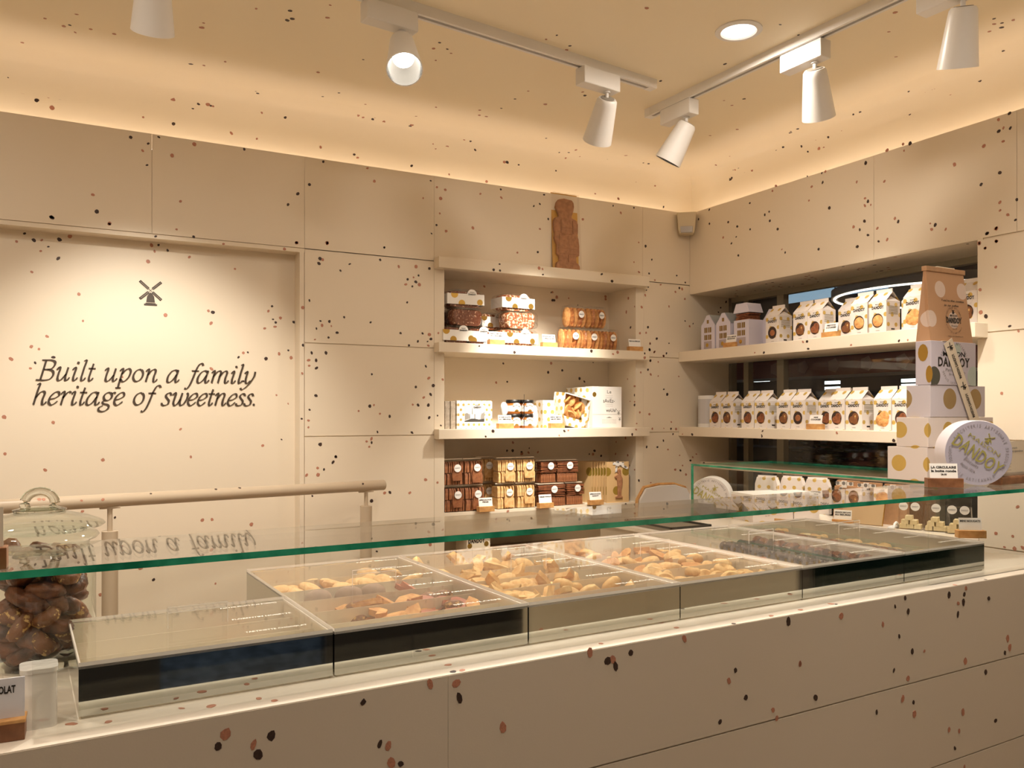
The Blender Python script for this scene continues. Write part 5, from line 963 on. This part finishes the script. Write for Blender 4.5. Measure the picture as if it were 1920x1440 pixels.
# round tin standing on its edge
def drum(label, loc_, rz, r_, th, facem, sidem, roll, k=1.0, tx=GOLD):
    t = thing('round_box', label, 'round box', loc_, rz); q = MB(); q.lathe([(0, 0), (r_ * .985, 0), (r_, .002), (r_, th), (0, th)], sidem, 72, (0, 0, r_), 'y'); q.m[:72] = [q.mi(facem)] * 72; ob('box_body', q, t, smooth=40)
    q = MB(); q.M = Matrix.Translation((0, 0, r_)) @ Matrix.Rotation(roll, 4, 'Y'); vs_ = BX; EMB = mat('gold_emboss', (206, 196, 112), .3, .5)
    text(q, BX, 0, -.004, r_ * .40, EMB, width=r_ * 1.66, bold=.012, y=-.003); ob('raised_word', q, t)
    q = MB(); q.M = Matrix.Translation((0, 0, r_)) @ Matrix.Rotation(roll, 4, 'Y'); P2 = mat('lilac_print', (146, 138, 140), .5)
    arc(q, 'BISCUITERIE ARTISANALE SPECULOOS', 0, 0, r_ * .84, r_ * .10, P2, R(185), R(-5), y=-.001); arc(q, 'CHOCOLATERIE ARTISANALE', 0, 0, r_ * .84, r_ * .10, P2, R(200), R(340), y=-.001, inside=True)
    text(q, 'MAISON', -r_ * .02, r_ * .30, r_ * .13, EMB, width=r_ * 1.1, bold=.0, y=-.002); windmill(q, r_ * .0, r_ * .56, r_ * .15, EMB, -.002); text(q, 'Biscuits', 0, -r_ * .36, r_ * .12, P2, width=r_ * .5, bold=0, y=-.001, slant=.2); text(q, 'depuis 1829', 0, -r_ * .55, r_ * .1, P2, width=r_ * .5, bold=0, y=-.001); ob('lettering', q, t); return t
drum('large lilac round box with raised gold letters, on the glass before the gift boxes', (2.445, 1.535, GZ), R(-34), .0985, .075, mat('lilac_lid', (176, 170, 184), .45), mat('lilac_side', (226, 220, 226), .45), R(36))
t = sign('cream card reading la circulaire on a wooden block before the round box', (2.292, 1.538, GZ), R(-38), ('LA CIRCULAIRE', 'la boite ronde', '25'), .088, 1.12, WOODD)
t = thing('product_board', 'wide cream printed card in a dark wooden base at the right edge', 'sign', (2.503, 1.50, GZ), R(4)); q = MB(); q.box(0, .26, .0, .045, 0, .026, WOODD); ob('wooden_base', q, t, bev=.006)
q = MB(); q.box(.006, .25, .018, .020, .02, .132, CREAMC); cd_ = ob('card', q, t); q = MB(); q.M = Matrix.Translation((0, .017, 0)); text(q, 'Notre selection gourmande', .075, .112, .006, INKG, width=.10); text(q, 'Petits biscuits et speculoos', .09, .102, .006, INKG, width=.14, bold=.03)
for k in range(5): text(q, ('Sable vanille', 'Speculoos fins', 'Pain a la grecque', 'Financier', 'Macaron tendre')[k], .065, .084 - k * .010, .0035, INKG, width=.05, bold=0)
for k in range(3): q.box(.035, .23, -.0004, 0, .034 - k * .004, .0352 - k * .004, INKG)
ob('lettering', q, cd_)
# --- goods under the return glass
t = drum('white round box with gold letters under the glass by the wall socket', (2.52, 2.80, 1.0), R(-52), .088, .10, mat('lilac_pale', (222, 216, 214), .45), WHITE, R(30))
t = thing('gift_box', 'flat white gold-dotted box under the glass, beside the white round box', 'box', (2.555, 2.575, 1.0), R(-10)); q = MB(); q.box(0, .20, 0, .16, 0, .105, PDOTG); q.box(-.001, .201, -.001, .161, .105, .117, PAPER); ob('box_body', q, t, bev=.0012); q = MB(); logo(q, .07, .055, .045, INK, -.001); ob('lettering', q, t)
t = thing('gift_box', 'second white box of the pair under the glass, nearer the window', 'box', (2.757, 2.54, 1.0), R(-10)); q = MB(); q.box(0, .13, 0, .15, 0, .103, PDOTG); q.box(-.001, .131, -.001, .151, .103, .115, PAPER); ob('box_body', q, t, bev=.0012)
for k, (x, y, m_) in enumerate(((2.92, 2.86, PDOTM), (3.0, 2.78, PDOTM), (3.03, 2.66, PDOTM))):
    t = thing('flat_paper_bag', '%s folded white gold-dotted paper bag against the window under the glass' % ('left', 'middle', 'right')[k], 'paper bag', (x, y, 1.0), R(-70)); q = MB(); q.prism([(-.055, 0), (.055, 0), (.055, .125), (.045, .158), (-.045, .158), (-.055, .125)], 0, .035, m_); ob('bag_body', q, t); q = MB(); q.box(-.045, .045, .010, .016, .15, .166, m_); ob('fold', q, t)
for k, (x, y) in enumerate(((3.0, 2.48), (2.99, 2.36), (3.0, 2.24))):
    t = thing('ribboned_kraft_bag', '%s brown kraft bag with a spotted bow under the glass' % ('left', 'middle', 'right')[k], 'paper bag', (x, y, 1.0), R(-80)); q = MB(); q.box(-.055, .055, 0, .06, 0, .14, KRAFT, .004); q.box(-.05, .05, .022, .034, .14, .165, KRAFT); ob('bag_body', q, t)
    q = MB(); q.box(-.04, .04, -.004, -.001, .145, .16, LACE); q.box(-.012, .010, -.008, -.001, .135, .165, LACE); q.prism([(-.02, .14), (-.035, .11), (-.02, .115), (-.005, .14)], -.004, -.002, LACE); ob('ribbon_bow', q, t)
t = thing('wooden_tray', 'shallow pale wooden tray under the glass, holding the leaning gold sachets', 'tray', (2.70, 2.14, 1.0), R(14)); q = MB(); q.box(0, .10, 0, .38, 0, .006, WOODL); q.box(0, .006, 0, .38, 0, .022, WOODL); ob('tray_body', q, t)
sign('name card under the glass in front of the kraft bags', (2.80, 2.33, 1.0), R(-62), ('GRANDS BISCUITS', 'AU BEURRE'))
for k in range(6):
    t = thing('gold_sachet', 'thin gold-edged sachet leaning under the glass, %s of six from the left' % NTH[k], 'sachet', (2.90 + k * .004, 2.335 - k * .020, 1.0), R(-10), 'leaning gold-edged sachets', rot=(0, R(16), R(14))); q = MB(); q.box(0, .007, 0, .07, .003, .095, mat('sachet_tan', (190, 160, 122), .4)); ob('sachet_body', q, t); q = MB(); q.box(-.0008, .0078, -.001, .0, .003, .096, GOLD); ob('gold_edge', q, t)
t = thing('brown_paper_bag', 'dark brown window bag standing behind the gold sachets', 'paper bag', (3.03, 2.20, 1.0), R(-80)); q = MB(); q.box(-.05, .09, 0, .05, 0, .13, mat('brown_film', (116, 88, 62), .4, bump=.4)); ob('bag_body', q, t)
rng = random.Random(12)
for k, (x, y) in enumerate(((2.93, 2.118), (2.965, 2.03), (2.975, 1.945))):
    t = thing('nougat_bag', '%s clear bag of cream nougat blocks under the glass, round white sticker above' % ('left', 'middle', 'right')[k], 'sweet bag', (x, y, 1.0), R(-62)); q0 = MB(); q0.box(-.013, .013, -.012, .012, 0, .016, C_WHITE, .001); nm_ = q0.mesh('nougat_block')
    for dx, dz in ((-.026, 0), (0.001, 0), (.028, 0), (-.02, .0165), (.012, .0165), (-.006, .033)):
        ob('nougat_block', nm_, t, (dx, .022 + rng.uniform(-.004, .004), .004 + dz), (0, 0, rng.uniform(-.15, .15))); ob('nougat_block', nm_, t, (dx, .05, .004 + dz))
    q = MB(); q.box(-.045, .045, .004, .066, .001, .10, CELLO, .006); q.prism([(-.038, .10), (.038, .10), (.042, .135), (-.042, .135)], .030, .034, CELLO); ob('clear_bag', q, t)
    for cx in ((-.022, .020) if k != 1 else (0.0,)): q = MB(); q.disc(cx, .092, .0165, PAPER, .002, 24); st = ob('round_sticker', q, t); q = MB(); text(q, BX, cx, .092, .006, INKG, width=.024, y=.0005, bold=.03); ob('lettering', q, st)
sign('name card under the glass before the nougat bags at the right', (2.935, 1.865, 1.0), R(-35), ('MINI NOUGATS',), .085, 1.15)
t = thing('white_tongs', 'small white scoop lying beside the nougat bags', 'scoop', (2.88, 2.15, 1.0), R(20)); q = MB(); q.tube([(0, 0, .006), (.01, .0, .022), (.03, 0, .026), (.05, 0, .018), (.062, 0, .006)], .005, WHITE, 8); q.tube([(.062, 0, .006), (.05, .02, .006), (.0, .02, .006), (0, 0, .006)], .005, WHITE, 8); ob('scoop_body', q, t, smooth=60)
scale_about_camera()
# low niche compartment
t = thing('gift_box', 'cream box with the black word, low in the niche below the counter glass', 'box', (1.645, 3.44, .64)); q = MB(); q.box(0, .12, 0, .12, 0, .27, CREAMC); ob('box_body', q, t, bev=.001); q = MB(); text(q, 'MAISON', .05, .252, .012, INK, width=.06); text(q, BX, .05, .232, .019, INK, width=.085, bold=.045); [q.disc(cx, cz, .012, GOLD, -.0001) for cx, cz in ((.02, .255), (.085, .258), (.015, .21), (.1, .215))]; ob('lettering', q, t)
t = thing('gift_box', 'plain brown box low in the niche, right of the cream box', 'box', (1.80, 3.47, .64)); q = MB(); q.box(0, .45, 0, .14, 0, .18, mat('brown_box', (150, 122, 90), .6)); ob('box_body', q, t, bev=.001)
begin()
# --- left end of the counter
JX, JY = -.026, 1.745
KG = clear('thick_jar_glass', (.93, .96, .935), .06)
t = thing('cookie_jar', 'big glass cookie jar with a domed glass lid at the left end of the counter', 'jar', (JX, JY, 1.0))
q = MB(); q.lathe([(.0, .002), (.078, .002), (.088, .010), (.092, .03), (.092, .20), (.088, .222), (.080, .232), (.082, .240)], KG, 48, close=False); ob('jar_body', q, t, smooth=60)
RG = bpy.data.materials.new('solid_glass'); RG.use_nodes = True; bb = RG.node_tree.nodes['Principled BSDF']; bb.inputs['Transmission Weight'].default_value = 1; bb.inputs['Roughness'].default_value = .0; bb.inputs['IOR'].default_value = 1.45; bb.inputs['Base Color'].default_value = (.93, .97, .94, 1)
q = MB(); q.lathe([(.080, .240), (.094, .246), (.098, .252), (.094, .258), (.080, .262), (.086, .268)], KG, 48, close=False); ob('jar_rim', q, t, smooth=60)
q = MB(); q.lathe([(.104, .270), (.108, .274), (.104, .279), (.080, .290), (.045, .300), (.030, .304), (.0, .305)], KG, 48, close=False); q.lathe([(.104, .270), (.078, .270), (.078, .262), (.0, .262)], KG, 48, close=False); lid = ob('jar_lid', q, t, smooth=60)
q = MB(); a_ = [(.021 * math.cos(R(k)) * 1.15, 0, .318 + .024 * math.sin(R(k))) for k in range(-30, 211, 15)]; q.tube(a_, .0085, RG, 14); q.lathe([(.0, .300), (.042, .301), (.044, .306), (.030, .310), (.0, .312)], RG, 32); ob('lid_handle', q, lid, smooth=60)
rng = random.Random(77); jm = [MB().blob((0, 0, 0), (.031, .029, .013), (C_JAR, C_NUT, C_JAR, C_NUT)[k % 4], random.Random(k), .2, 18, 12, .38).mesh('chunky_cookie', 60) for k in range(5)]
for lv in range(11):
    for k in range(6):
        a = 2 * math.pi * k / 6 + lv * .7; r_ = .050 if k < 5 else .012; o = ob('chunky_cookie', rng.choice(jm), None, (JX + r_ * math.cos(a), JY + r_ * math.sin(a), 1.030 + lv * .0160 + rng.uniform(-.004, .004)), (rng.uniform(-1, 1), rng.uniform(-1, 1), rng.uniform(0, 6)))
        o['label'] = 'chunky dark brown nut cookie inside the big glass jar'; o['category'] = 'cookie'; o['group'] = 'cookies in the glass jar'
jar_ = t
t = thing('paper_doily', 'crumpled white paper at the bottom of the glass jar', 'paper', (JX, JY, 1.016)); q = MB(); n = 20; q.add([(0, 0, 0)] + [((.066 if k % 2 else .078) * math.cos(2 * math.pi * k / n), (.066 if k % 2 else .078) * math.sin(2 * math.pi * k / n), .002 + .006 * (k % 3)) for k in range(n)], [(0, 1 + k, 1 + (k + 1) % n) for k in range(n)], PAPER); ob('sheet', q, t)
t = thing('clear_biscuit_bag', 'clear crinkled bag with dark biscuits standing at the left edge of the counter', 'sweet bag', (-.145, 1.42, 1.0), R(-28)); q = MB(); q.box(-.07, .075, -.02, .03, .055, .19, CELLO, .012); q.box(-.06, .065, .002, .006, .19, .215, CELLO); ob('clear_bag', q, t)
q = MB(); [q.blob((random.Random(k).uniform(-.05, .05), .005, .02 + (k % 4) * .012), (.026, .02, .016), C_DARK, random.Random(k), .2, 8, 6) for k in range(12)]; ob('dark_biscuits', q, t, smooth=60, kind='stuff')
t = thing('large_name_card', 'white card ending in COLAT on a wooden block, bottom left corner', 'sign', (-.038, 1.338, 1.0), R(-2)); q = MB(); q.box(-.16, .0, 0, .035, 0, .028, WOODD); q.box(-.16, .001, -.0005, .0355, .024, .029, WOODL); ob('wooden_block', q, t, bev=.001)
q = MB(); q.box(-.16, -.001, .014, .016, .026, .084, mat('blue_white_card', (226, 226, 232), .6)); cdd = ob('card', q, t); q = MB(); text(q, 'CHOCOLAT', -.034, .069, .0105, INK, width=.044, bold=.03, y=.013); ob('lettering', q, cdd)
t = thing('wooden_sign_block', 'brown wooden sign block on top of the glass at the left edge', 'sign', (-.16, 1.352, GZ), R(-2)); q = MB(); q.box(0, .10, 0, .03, 0, .030, WOODD); ob('wooden_block', q, t, bev=.001); q = MB(); q.box(.004, .095, .013, .014, .028, .085, CREAMC); ob('card', q, t)
t = thing('frosted_tub', 'small milky plastic tub at the left end of the first tray', 'tub', (-.022, 1.398, 1.0), R(2)); ML = clear('milky_plastic', (.95, .94, .92), .06, .15, .2, 30, haze=.55, hcol=(.86, .82, .76)); q = MB(); q.prism(rr_poly(.046, .05, .010), 0, .080, ML, 'xy'); ob('tub_body', q, t, smooth=30); q = MB(); q.prism(rr_poly(.049, .053, .011), .080, .086, ML, 'xy'); ob('tub_lid', q, t, smooth=30)

scale_about_camera()
jar_.scale.z *= .91
